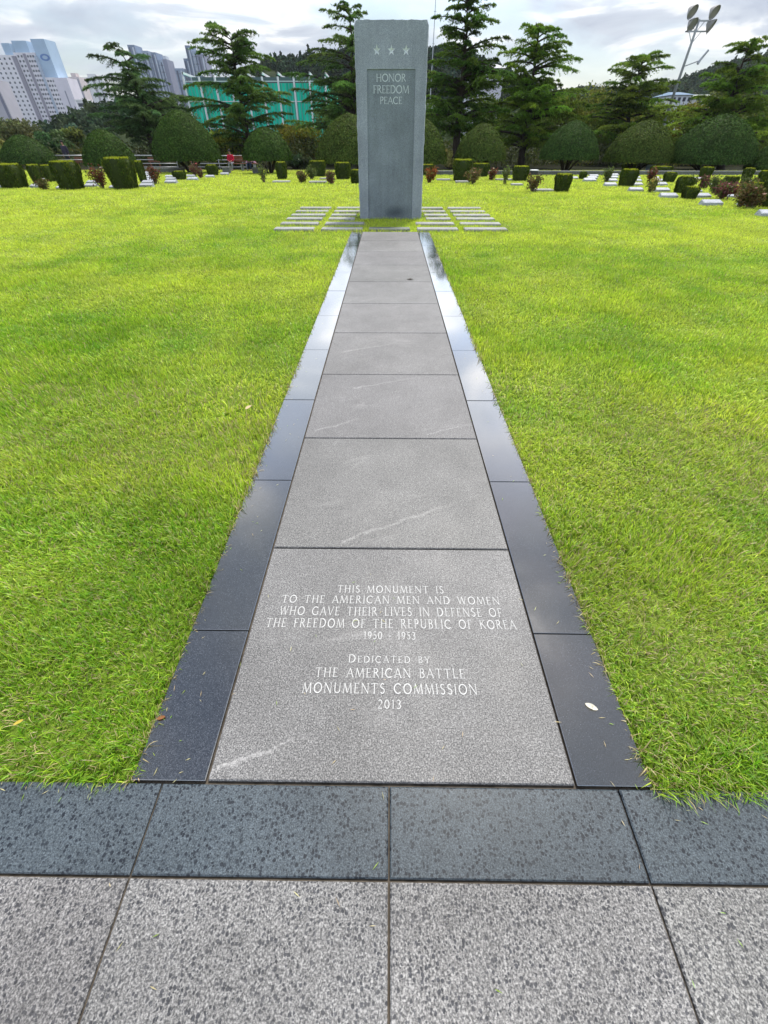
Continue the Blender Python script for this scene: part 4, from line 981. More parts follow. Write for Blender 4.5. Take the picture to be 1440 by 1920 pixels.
# ------------------------------------------------------------------ cedars
def cedar(Y, trunk_px, tips, label, hue, r0=.28, seed=1, extra=2, dens=1.0, fill=0):
    rr = random.Random(seed); g = np.random.default_rng(seed)
    tp = [W(px, py, Y) for px, py in trunk_px]; tp[0][2] = zt(Y) - .3
    tp = np.array(tp); base = (tp[0][0], Y, zt(Y))
    t = empty('cedar_tree', base, label, 'cedar', 'layered cedars standing behind the dome shrubs')
    ztop = tp[-1][2]; zs = tp[:, 2]
    def at(z): return np.array([np.interp(z, zs, tp[:, 0]), np.interp(z, zs, tp[:, 1]), z])
    wood, leaf = MB(), MB()
    rad = [r0 * (1 - .93 * (max(z, 0) / ztop) ** .8) for z in zs]; wood.tube(tp, rad, 9)
    brs = []
    for q in tips:
        px, py = q[0], q[1]; dY = rr.uniform(-1.4, 1.4); tip = W(px, py, Y + dY); brs.append((tip, 1))
    for q in tips:
        px, py = q[0], q[1]; tip = W(px, py, Y); L = abs(tip[0] - at(min(tip[2], ztop))[0]) + .3
        for k in range(extra):
            z = tip[2] + rr.uniform(-.5, .5); o = at(min(z, ztop * .985)); az = rr.choice((1, -1)) * rr.uniform(.6, 2.5); LL = max(.6, L * rr.uniform(.55, .95))
            brs.append((o + np.array([LL * math.cos(az), LL * math.sin(az), rr.uniform(-.3, .2)]), .9))
    for k in range(fill):
        z = ztop * rr.uniform(.10, .58); o = at(z); az = rr.uniform(0, 2 * math.pi); LL = rr.uniform(1.8, 5.2)
        brs.append((o + np.array([LL * math.cos(az), LL * math.sin(az), rr.uniform(-.4, .1)]), .9))
    for tip, kk in brs:
        hz = tip[2]; zz = min(hz, ztop); o = at(zz); L = np.linalg.norm((tip - o)[:2]) + .05
        z0 = min(max(hz - rr.uniform(-.05, .25) * L, .6), ztop * .985); o = at(z0)
        mid = o * .45 + tip * .55 + np.array([0, 0, .14 * L]); L = np.linalg.norm(tip - o)
        us = np.linspace(0, 1, 7)[:, None]; pts = (1 - us) ** 2 * o + 2 * us * (1 - us) * mid + us ** 2 * tip
        br = min(.035 + .022 * L, .13) * (.6 + .4 * (1 - z0 / ztop)); wood.tube(pts, [br * (1 - .88 * u) for u in np.linspace(0, 1, 7)], 5, cap=False)
        # flat sprays to both sides
        nt = max(6, int(L * 8.5 * dens)); u = g.uniform(.16, 1.0, nt); base_p = (1 - u[:, None]) ** 2 * o + 2 * u[:, None] * (1 - u[:, None]) * mid + u[:, None] ** 2 * tip
        d = (tip - o) * np.array([1, 1, .0]); d /= np.linalg.norm(d) + 1e-9; side = np.array([-d[1], d[0], 0])
        ang = g.choice([-1, 1], nt) * g.uniform(.25, 1.25, nt); tl = (.28 + .34 * L * (1.05 - u)) * g.uniform(.5, 1.2, nt); tl = np.minimum(tl, 2.2)
        td = np.cos(ang)[:, None] * d + np.sin(ang)[:, None] * side; td[:, 2] += g.uniform(-.22, .10, nt)
        m = 30; v = g.uniform(0.0, 1.0, (nt, m)); P = base_p[:, None, :] + td[:, None, :] * (tl[:, None] * v)[..., None]
        P[..., 2] += .05 - .24 * v ** 2 * tl[:, None] + g.normal(0, .025, (nt, m)); P[..., :2] += g.normal(0, .04, (nt, m, 2)); P = P.reshape(-1, 3); k = len(P)
        A = np.repeat(td, m, 0) + g.normal(0, .55, (k, 3)); A[:, 2] += np.where(g.random(k) < .35, -.9, .15)
        Nn = np.array([0, 0, 1.0]) + g.normal(0, .55, (k, 3))
        tone = np.array(hue) * g.uniform(.55, 1.4) * np.array([g.uniform(.85, 1.2), 1, g.uniform(.8, 1.1)])
        leaf.leaves(P, A, Nn, g.uniform(.11, .26, k), g.uniform(.03, .065, k), tone * g.uniform(.6, 1.45, (k, 1)))
    wood.build('trunk', M['bark'], t, smooth=True); leaf.build('crown', M['cedar'], t)
CG = (.052, .092, .020); CY = (.085, .115, .016); CB = (.045, .08, .028)
CEDARS = [
 (52, [(291, 322), (280, 262), (272, 212), (252, 160), (237, 115), (224, 94), (203, 86)],
  [(200, 86), (165, 105), (198, 93), (203, 142), (240, 100), (250, 118), (165, 152), (160, 168), (300, 163), (318, 158), (345, 182), (215, 150), (180, 178), (325, 192), (172, 217), (190, 205), (372, 186), (350, 205), (215, 232), (330, 225), (195, 245), (240, 255), (340, 250), (232, 130), (282, 148)],
  'leaning cedar with an open top in front of the blue grey towers, leftmost cedar', CB, .26, 11),
 (50, [(472, 322), (466, 258), (459, 225), (455, 208), (447, 165), (440, 115), (432, 70), (420, 52)],
  [(388, 49), (477, 62), (385, 80), (480, 84), (352, 82), (372, 100), (375, 140), (395, 118), (512, 112), (505, 132), (400, 100), (465, 100), (345, 165), (340, 190), (545, 178), (540, 196), (350, 210), (545, 215), (375, 235), (530, 238), (400, 255), (520, 250), (500, 160), (480, 120), (402, 160), (520, 182)],
  'airy cedar with a crooked top standing before the green glazed building', CG, .26, 22),
 (54, [(664, 322), (663, 250), (662, 207), (660, 130), (659, 65), (655, 25), (652, 8)],
  [(602, 20), (610, 52), (640, 16), (687, 26), (582, 95), (600, 78), (700, 60), (532, 140), (560, 120), (565, 190), (548, 168), (538, 228), (575, 210), (720, 110), (730, 150), (740, 190), (720, 220), (560, 240), (600, 160), (610, 130), (585, 200)],
  'tall cedar rising behind the left edge of the monument', CG, .34, 33),
 (46, [(852, 318), (857, 250), (862, 200), (866, 162), (870, 117), (875, 62), (876, 12), (872, -18)],
  [(845, 0), (927, 10), (840, 18), (905, -4), (815, 34), (932, 43), (830, 50), (830, 66), (952, 72), (945, 92), (803, 118), (840, 92), (932, 112), (800, 140), (945, 142), (800, 165), (975, 158), (800, 190), (930, 190), (800, 210), (915, 215), (830, 235), (905, 240), (820, 150), (920, 165), (840, 120), (925, 128)],
  'tallest dark cedar just right of the monument', (.040, .074, .012), .36, 44),
 (47, [(976, 320), (983, 245), (990, 188), (1002, 128), (1009, 83), (1008, 57), (1005, 42)],
  [(980, 48), (1062, 70), (1035, 52), (1050, 88), (960, 95), (935, 102), (1088, 112), (1040, 105), (955, 120), (1083, 138), (938, 145), (1100, 172), (950, 170), (1102, 198), (930, 195), (1100, 225), (935, 215), (960, 240), (1080, 245), (1035, 150), (970, 75), (1060, 190), (1050, 160)],
  'broad cedar with a bushy top and green lower boughs, third from the right', (.058, .10, .012), .32, 55),
 (53, [(1176, 322), (1178, 235), (1182, 192), (1188, 169), (1200, 128), (1210, 108), (1218, 100)],
  [(1152, 124), (1251, 105), (1180, 108), (1162, 138), (1260, 128), (1240, 118), (1133, 156), (1268, 155), (1110, 180), (1240, 165), (1108, 200), (1268, 192), (1100, 220), (1262, 220), (1115, 240), (1250, 242), (1145, 165), (1150, 210), (1235, 205), (1130, 190)],
  'flat topped cedar with bare upper stem beside the floodlight mast', (.066, .102, .014), .28, 66),
 (44, [(1352, 322), (1358, 250), (1366, 200), (1379, 153), (1395, 112), (1406, 86), (1411, 76)],
  [(1373, 94), (1440, 87), (1390, 84), (1425, 80), (1319, 140), (1345, 120), (1460, 120), (1315, 160), (1470, 150), (1300, 205), (1310, 182), (1480, 180), (1293, 225), (1490, 215), (1305, 245), (1470, 250), (1340, 165), (1440, 160), (1345, 200), (1430, 205), (1335, 235), (1425, 240)],
  'cedar at the right edge with an umbrella shaped tip', (.056, .094, .013), .32, 77),
]
for i, (Y, tr, tips, lab, hue, r0, sd_) in enumerate(CEDARS):
    cedar(Y, tr, tips, lab, hue, r0, sd_, extra=3, fill=34 if i > 1 else 14, dens=1.15)

# ------------------------------------------------------------------ leafy trees and shrubs in the background
def leafy_tree(px, w, top, bot, Y, label, hue, name='leafy_tree', cat='tree', clumps=22, seed=1, leafs=.24, group='leafy trees and shrubs behind the dome shrubs', trunk=True, per=150):
    g = np.random.default_rng(seed); xl, xr = W(px - w / 2, (top + bot) / 2, Y)[0], W(px + w / 2, (top + bot) / 2, Y)[0]
    z1, z0 = W(px, top, Y)[2], W(px, bot, Y)[2]; cx = (xl + xr) / 2; a = (xr - xl) / 2; gz = zt(Y); hh = (z1 - z0) / 2
    t = empty(name, (cx, Y, gz), label, cat, group); mb = MB(); wb = MB()
    for k in range(clumps):
        th = g.uniform(0, 2 * math.pi); ph = g.uniform(-1, 1); r = g.random() ** .4 * .78
        c = np.array([cx + a * r * math.cos(th) * math.sqrt(1 - ph * ph * .7), Y + a * .8 * r * math.sin(th) * math.sqrt(1 - ph * ph * .7), (z0 + z1) / 2 + hh * .8 * ph * r ** .3])
        cr = np.array([a * .36, a * .36, hh * .30]) * g.uniform(.7, 1.25)
        n = per; d = g.normal(0, 1, (n, 3)); d /= np.linalg.norm(d, axis=1, keepdims=True); P = c + d * cr * g.uniform(.55, 1.05, (n, 1))
        tone = 1.35 * np.array(hue) * g.uniform(.6, 1.4) * np.array([g.uniform(.8, 1.25), 1, 1])
        mb.leaves(P, g.normal(0, 1, (n, 3)), d + g.normal(0, .5, (n, 3)), leafs * g.uniform(.7, 1.5, n), leafs * g.uniform(.45, .8, n), tone * g.uniform(.6, 1.4, (n, 1)))
        if k < 7 and trunk: wb.tube([(cx, Y, gz + (z0 - gz) * .5), ((cx + c[0]) / 2, (Y + c[1]) / 2, (z0 + c[2]) / 2), c], [.08, .05, .02], 5)
    if trunk:
        wb.tube([(cx, Y, gz - .2), (cx + .05, Y, (gz + z0) / 2), (cx, Y, (z0 + z1) / 2)], [.16, .13, .06], 7); wb.build('trunk', M['bark'], t, smooth=True)
    mb.build('crown', M['leaf'], t)
OL = (.06, .085, .018); YG = (.19, .19, .022); DG = (.045, .075, .022); BR = (.13, .10, .03); BG = (.045, .075, .04)
TREES = [
 (15, 120, 214, 300, 60, 'olive brown rounded tree at the far left below the white towers', (.085, .09, .032), 46),
 (-5, 60, 258, 312, 47, 'bright green shrub at the left edge beside the far left dome', (.12, .14, .03), 16),
 (92, 80, 241, 300, 52, 'dark cloud pruned pine between the two left domes', (.04, .075, .025), 20),
 (140, 55, 236, 300, 56, 'yellowish shrub left of the second dome', OL, 18),
 (195, 60, 225, 300, 66, 'dull green tree behind the second dome from the left', BG, 20),
 (330, 110, 195, 290, 72, 'deep green tree behind the largest left dome', DG, 30),
 (420, 90, 240, 312, 52, 'bright yellow green shrub behind the red jacket visitor', (.13, .16, .016), 26),
 (560, 110, 228, 305, 58, 'olive tree left of the monument behind the domes', (.095, .10, .012), 34),
 (560, 60, 285, 322, 46, 'dark pruned shrub between the small dome and the half hidden dome', (.035, .055, .02), 14),
 (640, 120, 180, 300, 66, 'dark green tree behind the monument on its left', DG, 34),
 (790, 100, 195, 305, 64, 'dark tree behind the monument on its right', DG, 30),
 (842, 26, 270, 318, 44, 'pale leafy sapling between the two domes right of the monument', (.2, .19, .06), 8),
 (915, 130, 165, 300, 62, 'deep green tree filling the gap between the two right cedars', (.05, .08, .016), 36),
 (1045, 110, 160, 305, 58, 'green leafy tree right of the broad cedar', (.085, .11, .016), 34),
 (1120, 120, 150, 300, 64, 'olive tree behind the egg shaped dome on the thick stem', (.075, .09, .013), 36),
 (1195, 130, 180, 300, 62, 'mossy green tree behind the broad smooth dome', (.10, .115, .018), 36),
 (1280, 120, 185, 300, 58, 'olive green tree below the floodlight mast', (.085, .095, .014), 34),
 (1330, 110, 195, 305, 52, 'dark green shrub behind the biggest right dome', (.065, .09, .018), 28),
 (1430, 120, 180, 310, 56, 'dark leafy tree at the right edge behind the cedar', (.075, .10, .018), 34),
 (1370, 90, 130, 260, 66, 'green tree seen through the right edge cedar', (.075, .095, .02), 24),
]
for i, q in enumerate(TREES): leafy_tree(*q[:5], q[5], q[6], clumps=int(q[7] * 1.4), seed=100 + i)
# undergrowth that closes the view between the stems
def undergrowth():
    mb = MB(); n = 26000; x = rng.uniform(-48, 48, n); y = rng.uniform(49, 57, n); top = .3 + 1.5 * vnoise(x, y, .35, 51) + .6 * vnoise(x, y, 1.3, 52)
    z = -.6 + top * rng.random(n); P = np.stack([x, y, z], 1); c = jitter_cols((.055, .068, .02), n, .5); b = vnoise(x, y, .3, 53) > .62; c[b] = c[b] * np.array([2.0, 1.7, 1.0])
    mb.leaves(P, rng.normal(0, 1, (n, 3)), rng.normal(0, 1, (n, 3)), rng.uniform(.15, .4, n), rng.uniform(.1, .2, n), c)
    tag(mb.build('undergrowth', M['leaf']), 'dark mixed undergrowth between the stems at the back of the lawn', 'undergrowth', kind='stuff')
undergrowth()

# ------------------------------------------------------------------ hills and their woods
def hill(name, pts, Y, depth, tree_h):
    """skyline pixels -> a ridge of real depth at distance Y"""
    xs = [W(px, py, Y)[0] for px, py in pts]; zs = [max(W(px, py, Y)[2] - tree_h, 0) for px, py in pts]
    n = 60; X = np.linspace(xs[0], xs[-1], n); Z = np.interp(X, xs, zs); rows = 14; V = []
    for j in range(rows):
        v = j / (rows - 1); prof = math.sin(v * math.pi) ** .8 if v <= .5 else math.sin(v * math.pi) ** .8
        for i in range(n): V.append((X[i], Y - depth + 2 * depth * v, -1.5 + (Z[i] + 1.5) * prof + 1.2 * (float(vnoise(X[i], v * 40, .05, 61)) - .5) * prof))
    F = [(j * n + i, j * n + i + 1, (j + 1) * n + i + 1, (j + 1) * n + i) for j in range(rows - 1) for i in range(n - 1)]
    mb = MB(); mb.grid(V, F, (1, 1, 1)); structure(mb.build(name, M['hill'], smooth=True))
    return X, Z
def wood_on(X, Z, Y, depth, n, size, hue, label, seed):
    g = np.random.default_rng(seed); mb = MB()
    for k in range(n):
        x = g.uniform(X[0], X[-1]); v = g.uniform(.12, .52) if k > n * .3 else g.uniform(.44, .54); z = -1.5 + (np.interp(x, X, Z) + 1.5) * math.sin(v * math.pi) ** .8; y = Y - depth + 2 * depth * v
        s = size * g.uniform(.75, 1.2); m = 90; kind = g.random(); tall = 1.3 if kind < .04 else 1.0
        d = g.normal(0, 1, (m, 3)); d /= np.linalg.norm(d, axis=1, keepdims=True); w = np.ones(m)
        if kind < .04: w = np.clip(1.05 - (d[:, 2] + 1) / 2, .12, 1) * 1.2
        P = np.array([x, y, z + s * .5 * tall - size * .45]) + d * np.array([s * .5, s * .5, s * .62 * tall]) * np.stack([w, w, np.ones(m)], 1) * g.uniform(.7, 1.05, (m, 1))
        tone = np.array(hue) * g.uniform(.55, 1.5) * np.array([g.uniform(.8, 1.3), 1, g.uniform(.8, 1.2)])
        mb.leaves(P, g.normal(0, 1, (m, 3)), d + g.normal(0, .5, (m, 3)), s * g.uniform(.2, .34, m), s * g.uniform(.14, .24, m), tone * g.uniform(.6, 1.4, (m, 1)))
    tag(mb.build('forest', M['far_leaf']), label, 'forest', kind='stuff')
h1 = hill('hill', [(470, 150), (500, 100), (560, 95), (620, 90), (680, 80), (760, 76), (830, 80), (880, 90), (930, 112), (980, 140), (1040, 165), (1100, 180)], 230, 60, 4.2)
wood_on(*h1, 230, 60, 1200, 4.0, (.034, .055, .032), 'dark wooded hill behind the monument and the green building', 5)
h2 = hill('hill', [(1020, 175), (1090, 160), (1160, 165), (1220, 158), (1270, 148), (1330, 124), (1390, 105), (1450, 96), (1540, 92), (1640, 110)], 330, 90, 3.2)
wood_on(*h2, 330, 90, 1900, 3.6, (.045, .07, .035), 'dull green wooded hillside on the right beyond the floodlight mast', 6)
h3 = hill('hill', [(160, 240), (178, 212), (205, 190), (250, 182), (300, 184), (345, 194), (400, 198), (470, 204)], 150, 40, 2.8)
wood_on(*h3, 150, 40, 520, 3.2, (.045, .075, .04), 'blue green wood on the left in front of the blue grey towers', 7)

# ------------------------------------------------------------------ buildings
def window_mesh(name, w, h, col=(1, 1, 1)):
    mb = MB(); mb.box(-w / 2, w / 2, -.06, .25, 0, h, col); o = mb.build(name, M['glass']); return o
def put_windows(parent, spots, w, h, name='window'):
    """spots in coordinates of the parent; the hundred lowest-numbered stay parts, any rest is one mesh"""
    proto = None
    for i, (x, y, z) in enumerate(spots[:100]):
        if proto is None: o = proto = window_mesh(name, w, h)
        else: o = proto.copy(); COL.objects.link(o)
        o.parent = parent; o.location = (x, y, z)
    if len(spots) > 100:
        mb = MB()
        for x, y, z in spots[100:]: mb.box(x - w / 2, x + w / 2, y - .06, y + .25, z, z + h)
        o = mb.build(name, M['glass'], origin=(0, 0, 0)); o.parent = parent; o['kind'] = 'stuff'
def white_tower():
    Y = 520; gz = -3
    xa, xb = W(10, 240, Y)[0], W(136, 240, Y)[0]
    zl = W(20, 100, Y)[2]; zr = W(112, 145, Y)[2]
    xL, xM, xR = xa - 30, W(78, 100, Y)[0], None
    def X(px, py): return W(px, py, Y)[0]
    x0, x1, x2, x3 = X(-6, 150), X(22, 98), X(62, 97), X(100, 145)
    x4 = X(120, 145)
    t = empty('apartment_tower', ((x0 + x4) / 2, Y, gz), 'white apartment block with rows of dark windows and pale blue roof towers, far left', 'apartment building', 'apartment blocks beyond the trees on the left')
    ox = (x0 + x4) / 2; loc = lambda x, y, z: (x - ox, y - Y, z - gz)
    WH = (.78, .75, .78); LB = (.38, .51, .65); GRY = (.30, .28, .33); dep = 16
    def blk(name, xa, xb, z1, col, dy=0, z0=-3): mb = MB(); mb.box(xa, xb, Y + dy, Y + dy + dep, z0, z1, col); return mb.build(name, M['wall'], t)
    zA, zB, zC = W(10, 103, Y)[2], W(48, 98, Y)[2], W(108, 146, Y)[2]
    blk('wall', x0, x1, zA, WH); blk('wall', x1 + .03, x2, zB, (.74, .71, .75), 1.2); blk('wall', x2 + .03, x3, W(90, 145, Y)[2], WH, .4); blk('end_wall', x3 + .03, x4 + 3, zC, (.72, .68, .74), -1.5)
    blk('stair_strip', x1 - 1.6, x1 + 1.6, zA - .6, GRY, -.3); blk('stair_strip', (x1 + x2) / 2 - 1.2, (x1 + x2) / 2 + 1.2, zB - .6, GRY, .8); blk('stair_strip', x2 - .8, x2 + 1.2, zB - 2, (.44, .5, .6), -.2)
    blk('roof_tower', X(-2, 80), X(13, 80), W(6, 80, Y)[2], LB, 2, zA - 1); blk('roof_tower', X(15, 74), X(43, 74), W(30, 75, Y)[2], LB, 3, zB - 1); rt = blk('roof_tower', X(53, 72), X(79, 72), W(66, 72, Y)[2], (.40, .53, .67), 2, W(90, 145, Y)[2] - 6)
    blk('roof_room', x3 - 5, x3 - 1, W(100, 119, Y)[2], (.36, .38, .46), 8, zC - 5)
    # blue oval emblem on the roof tower, a slim slot in the end wall
    mb = MB(); ec = W(79, 107, Y); zc = ec[2]; n = 24
    ex = (X(53, 72) + X(79, 72)) / 2 + 1
    ring = lambda r: [(ex + r * 4.2 * math.cos(2 * math.pi * i / n), Y + 1.9, zc + r * 2.1 * math.sin(2 * math.pi * i / n)) for i in range(n)]
    A_, B_ = ring(1), ring(.55); mb.add([[A_[i], A_[(i + 1) % n], B_[(i + 1) % n], B_[i]] for i in range(n)], (.12, .22, .48)); mb.build('emblem', M['wall'], t)
    blk('slot', x3 + 6.2, x3 + 7.2, zC - 8, (.32, .31, .38), -1.7, zC - 24)
    spots = []; fl = 2.85
    for k in range(1, 24):
        for (xa_, xb_, zt_, dy, nn) in ((x0, x1 - 2, zA, 0, 5), (x1 + 2, (x1 + x2) / 2 - 1.4, zB, 1.2, 2), ((x1 + x2) / 2 + 1.4, x2 - 1, zB, 1.2, 3), (x2 + 1.6, x3, W(90, 145, Y)[2], .4, 3)):
            z = zt_ - fl * k
            if z < 6: continue
            for i in range(nn):
                spots.append((xa_ + (xb_ - xa_) * (i + .5) / nn - ox, dy, z - gz))
    spots.sort(key=lambda s: -s[2]); put_windows(t, spots, 1.35, 1.3)
white_tower()
def slab_block(px0, px1, top, Y, label, col, strips, depth=14, roof=None, balc=True):
    x0, x1 = W(px0, top, Y)[0], W(px1, top, Y)[0]; z1 = W((px0 + px1) / 2, top, Y)[2]; gz = -3; ox = (x0 + x1) / 2
    t = empty('apartment_tower', (ox, Y, gz), label, 'apartment building', 'apartment blocks beyond the trees on the left')
    mb = MB(); mb.box(x0, x1, Y, Y + depth, gz, z1, col); mb.build('wall', M['wall'], t)
    mb = MB(); mb.box(x0 + (x1 - x0) * .25, x0 + (x1 - x0) * .7, Y + 3, Y + 9, z1, z1 + (roof or 3), tuple(.8 * a for a in col)); mb.build('roof_room', M['wall'], t)
    if balc:
        nb = int((z1 - gz) / 2.9)
        for k in range(1, nb):
            mb = MB(); mb.box(x0 - .3, x0 + (x1 - x0) * .4, Y - 1.0, Y - .02, z1 - 2.9 * k, z1 - 2.9 * k + 1.0, (.33, .33, .38)); mb.build('balcony', M['wall'], t)
    for u0, u1, c2 in strips:
        mb = MB(); mb.box(x0 + (x1 - x0) * u0, x0 + (x1 - x0) * u1, Y - .25, Y + .3, gz, z1 - 1.5, c2); mb.build('wall_strip', M['wall'], t)
slab_block(-44, -9, 150, 440, 'grey end of an apartment block cut off by the left edge', (.46, .44, .48), [(.8, .95, (.2, .2, .26))], balc=False)
slab_block(126, 147, 144, 640, 'brownish apartment block with balconies, second from the left', (.66, .58, .57), [(.8, .92, (.34, .34, .4))])
slab_block(153, 190, 145, 700, 'pale apartment block with a flat roof room, partly behind the leftmost cedar', (.74, .74, .75), [(.12, .2, (.3, .3, .34)), (.5, .62, (.34, .33, .36)), (.8, .86, (.4, .4, .42))], balc=False)
def terraced():
    Y = 300; x0, x1 = W(148, 225, Y)[0], W(205, 225, Y)[0]; gz = -2; ox = (x0 + x1) / 2
    t = empty('terraced_building', (ox, Y, gz), 'small white stepped building with flat roofs below the apartment blocks', 'building')
    for i, (a, b, top) in enumerate(((142, 158, 189), (150, 178, 213), (172, 198, 209), (168, 204, 226))):
        xa, xb = W(a, top, Y)[0], W(b, top, Y)[0]; z1 = W((a + b) / 2, top, Y)[2]; mb = MB(); mb.box(xa, xb, Y - i * 1.6, Y + 8, gz, z1, (.66, .66, .68)); mb.build('wall', M['wall'], t)
        mb = MB(); mb.box(xa - .4, xb + .4, Y - i * 1.6 - .4, Y + 8.3, z1 + .003, z1 + .45, (.72, .72, .72)); mb.build('roof', M['wall'], t)
        mb = MB(); mb.box(xa + .6, xb - .6, Y - i * 1.6 - .05, Y - i * 1.6 + .2, z1 - 2.2, z1 - .9); mb.build('window', M['glass'], t)
terraced()
def blue_tower(cols, Y, label):
    """a cluster of slim shafts of different height, ribbed with vertical strips"""
    xs = [W(c[0], 170, Y)[0] for c in cols]; gz = -3; ox = W((cols[0][0] + cols[-1][1]) / 2, 170, Y)[0]
    t = empty('apartment_tower', (ox, Y, gz), label, 'apartment building', 'apartment blocks beyond the trees on the left')
    for i, (a, b, top, col, ribs) in enumerate(cols):
        xa, xb = W(a, top, Y)[0], W(b, top, Y)[0]; z1 = W((a + b) / 2, top, Y)[2]; dy = (i % 2) * 2.5
        mb = MB(); mb.box(xa, xb, Y + dy, Y + 22, gz, z1, col); mb.build('shaft', M['wall'], t)
        if ribs:
            for k in range(ribs):
                x = xa + (xb - xa) * (k + .5) / ribs; mb = MB(); mb.box(x - (xb - xa) / ribs * .2, x + (xb - xa) / ribs * .2, Y + dy - .5, Y + dy + .2, gz, z1 - 2, (.52, .56, .62) if k % 2 else (.09, .11, .16)); mb.build('rib', M['wall'], t)
            nf = int((z1 - 30) / 6)
            mb = MB()
            for f in range(nf): mb.box(xa + .4, xb - .4, Y + dy - .2, Y + dy + .2, z1 - 5 - f * 6, z1 - 4 - f * 6, (.2, .22, .28))
            mb.build('window_band', M['wall'], t)
        else:
            mb = MB(); mb.box(xa + (xb - xa) * .2, xa + (xb - xa) * .8, Y + dy + 2, Y + 12, z1, z1 + 3, (.5, .54, .6)); mb.build('crown_block', M['wall'], t)
BL, BD, BP = (.27, .33, .43), (.17, .22, .31), (.38, .45, .55)
blue_tower([(238, 251, 84, BD, 2), (252, 266, 98, BP, 3), (266, 277, 95, BL, 3), (277, 285, 109, BP, 2), (282, 291, 98, BD, 2), (291, 305, 112, BP, 4), (304, 312, 111, (.22, .23, .30), 0)], 760, 'blue grey ribbed apartment cluster behind the leftmost cedar')
blue_tower([(327, 343, 128, BL, 2), (342, 352, 109, BD, 2), (346, 355, 85, BD, 2), (354, 370, 95, BP, 4), (369, 382, 101, (.24, .25, .33), 2)], 720, 'blue grey ribbed tower left of the airy cedar')

def green_building():
    Y = 120; gz = -1.5; x0, x1 = W(352, 180, Y)[0], W(612, 180, Y)[0]; zt_ = W(540, 126, Y)[2]; zl = W(380, 158, Y)[2]
    ox = (x0 + x1) / 2; t = empty('green_glazed_building', (ox, Y, gz), 'green glazed building with white columns and a white roof frame', 'building')
    mb = MB(); nb = 9; D = 26
    mb.box(x0, x1, Y, Y + D, gz, zt_ - 2.2); mb.build('green_glazing', M['green'], t)
    mb = MB(); mb.box(x0 + 1, x1 - 1, Y + 2, Y + D - 1, zt_ - 2.197, zt_ - 1.2, (.10, .11, .12)); mb.build('roof', M['wall'], t)
    for k in range(nb + 1):
        x = x0 + (x1 - x0) * k / nb; mb = MB(); mb.box(x - .15, x + .15, Y - .45, Y - .02, gz, zt_ - 1.3, (.72, .74, .74)); mb.build('column', M['wall'], t)
        mb = MB(); mb.add([[(x - .12, Y, zt_ - .95), (x + .12, Y, zt_ - .95), (x + .12, Y + 9, zt_ - 1.15), (x - .12, Y + 9, zt_ - 1.15)], [(x - .12, Y, zt_ - .6), (x - .12, Y + 9, zt_ - .8), (x + .12, Y + 9, zt_ - .8), (x + .12, Y, zt_ - .6)],
            [(x - .12, Y, zt_ - .95), (x - .12, Y + 9, zt_ - 1.15), (x - .12, Y + 9, zt_ - .8), (x - .12, Y, zt_ - .6)], [(x + .12, Y, zt_ - .95), (x + .12, Y, zt_ - .6), (x + .12, Y + 9, zt_ - .8), (x + .12, Y + 9, zt_ - 1.15)]], (.66, .68, .68)); mb.build('roof_beam', M['wall'], t)
    for z in (zt_ - 2.0, zt_ - 4.9, zt_ - 9.0):
        mb = MB(); mb.box(x0, x1, Y - .2, Y - .015, z, z + .13, (.6, .68, .65)); mb.build('rail_beam', M['wall'], t)
    nm = 40
    mb = MB()
    for k in range(nm): x = x0 + (x1 - x0) * (k + .5) / nm; mb.box(x - .05, x + .05, Y - .1, Y - .012, gz, zt_ - 2.2, (.16, .42, .36))
    mb.build('mullion', M['wall'], t)
green_building()
def far_house(px0, px1, top, bot, Y, label, wall, roofc, blue=None):
    x0, x1 = W(px0, top, Y)[0], W(px1, top, Y)[0]; z1, z0 = W(px0, top, Y)[2], W(px0, bot, Y)[2]; gz = -2; ox = (x0 + x1) / 2
    t = empty('far_building', (ox, Y, gz), label, 'building'); mb = MB(); mb.box(x0, x1, Y, Y + 10, gz, z1, wall); mb.build('wall', M['wall'], t)
    mb = MB(); h = (z1 - z0) * .35
    V = [(x0 - .5, Y - .5, z1 + .004), (x1 + .5, Y - .5, z1 + .004), (x1 + .5, Y + 10.5, z1 + .004), (x0 - .5, Y + 10.5, z1 + .004), (x0 + 1, Y + 5, z1 + h), (x1 - 1, Y + 5, z1 + h)]
    mb.grid(V, [(0, 1, 5, 4), (1, 2, 5), (2, 3, 4, 5), (3, 0, 4), (0, 3, 2, 1)], roofc); mb.build('roof', M['wall'], t)
    n = 4
    for i in range(n):
        xx = x0 + (x1 - x0) * (i + .5) / n; mb = MB(); mb.box(xx - (x1 - x0) / n * .28, xx + (x1 - x0) / n * .28, Y - .06, Y + .2, z0 + (z1 - z0) * .45, z0 + (z1 - z0) * .8); mb.build('window', M['glass'], t)
far_house(884, 946, 128, 165, 130, 'white walled building seen through the tallest dark cedar', (.60, .58, .64), (.5, .5, .52))
far_house(1262, 1300, 178, 200, 150, 'white building with a blue grey roof below the floodlight mast', (.60, .62, .66), (.16, .24, .34))
far_house(1308, 1352, 183, 205, 170, 'low building with a pale roof right of the blue roofed one', (.5, .5, .48), (.55, .58, .52))
far_house(795, 815, 195, 210, 140, 'small pale house glimpsed right of the monument shaft', (.6, .62, .66), (.5, .52, .56))

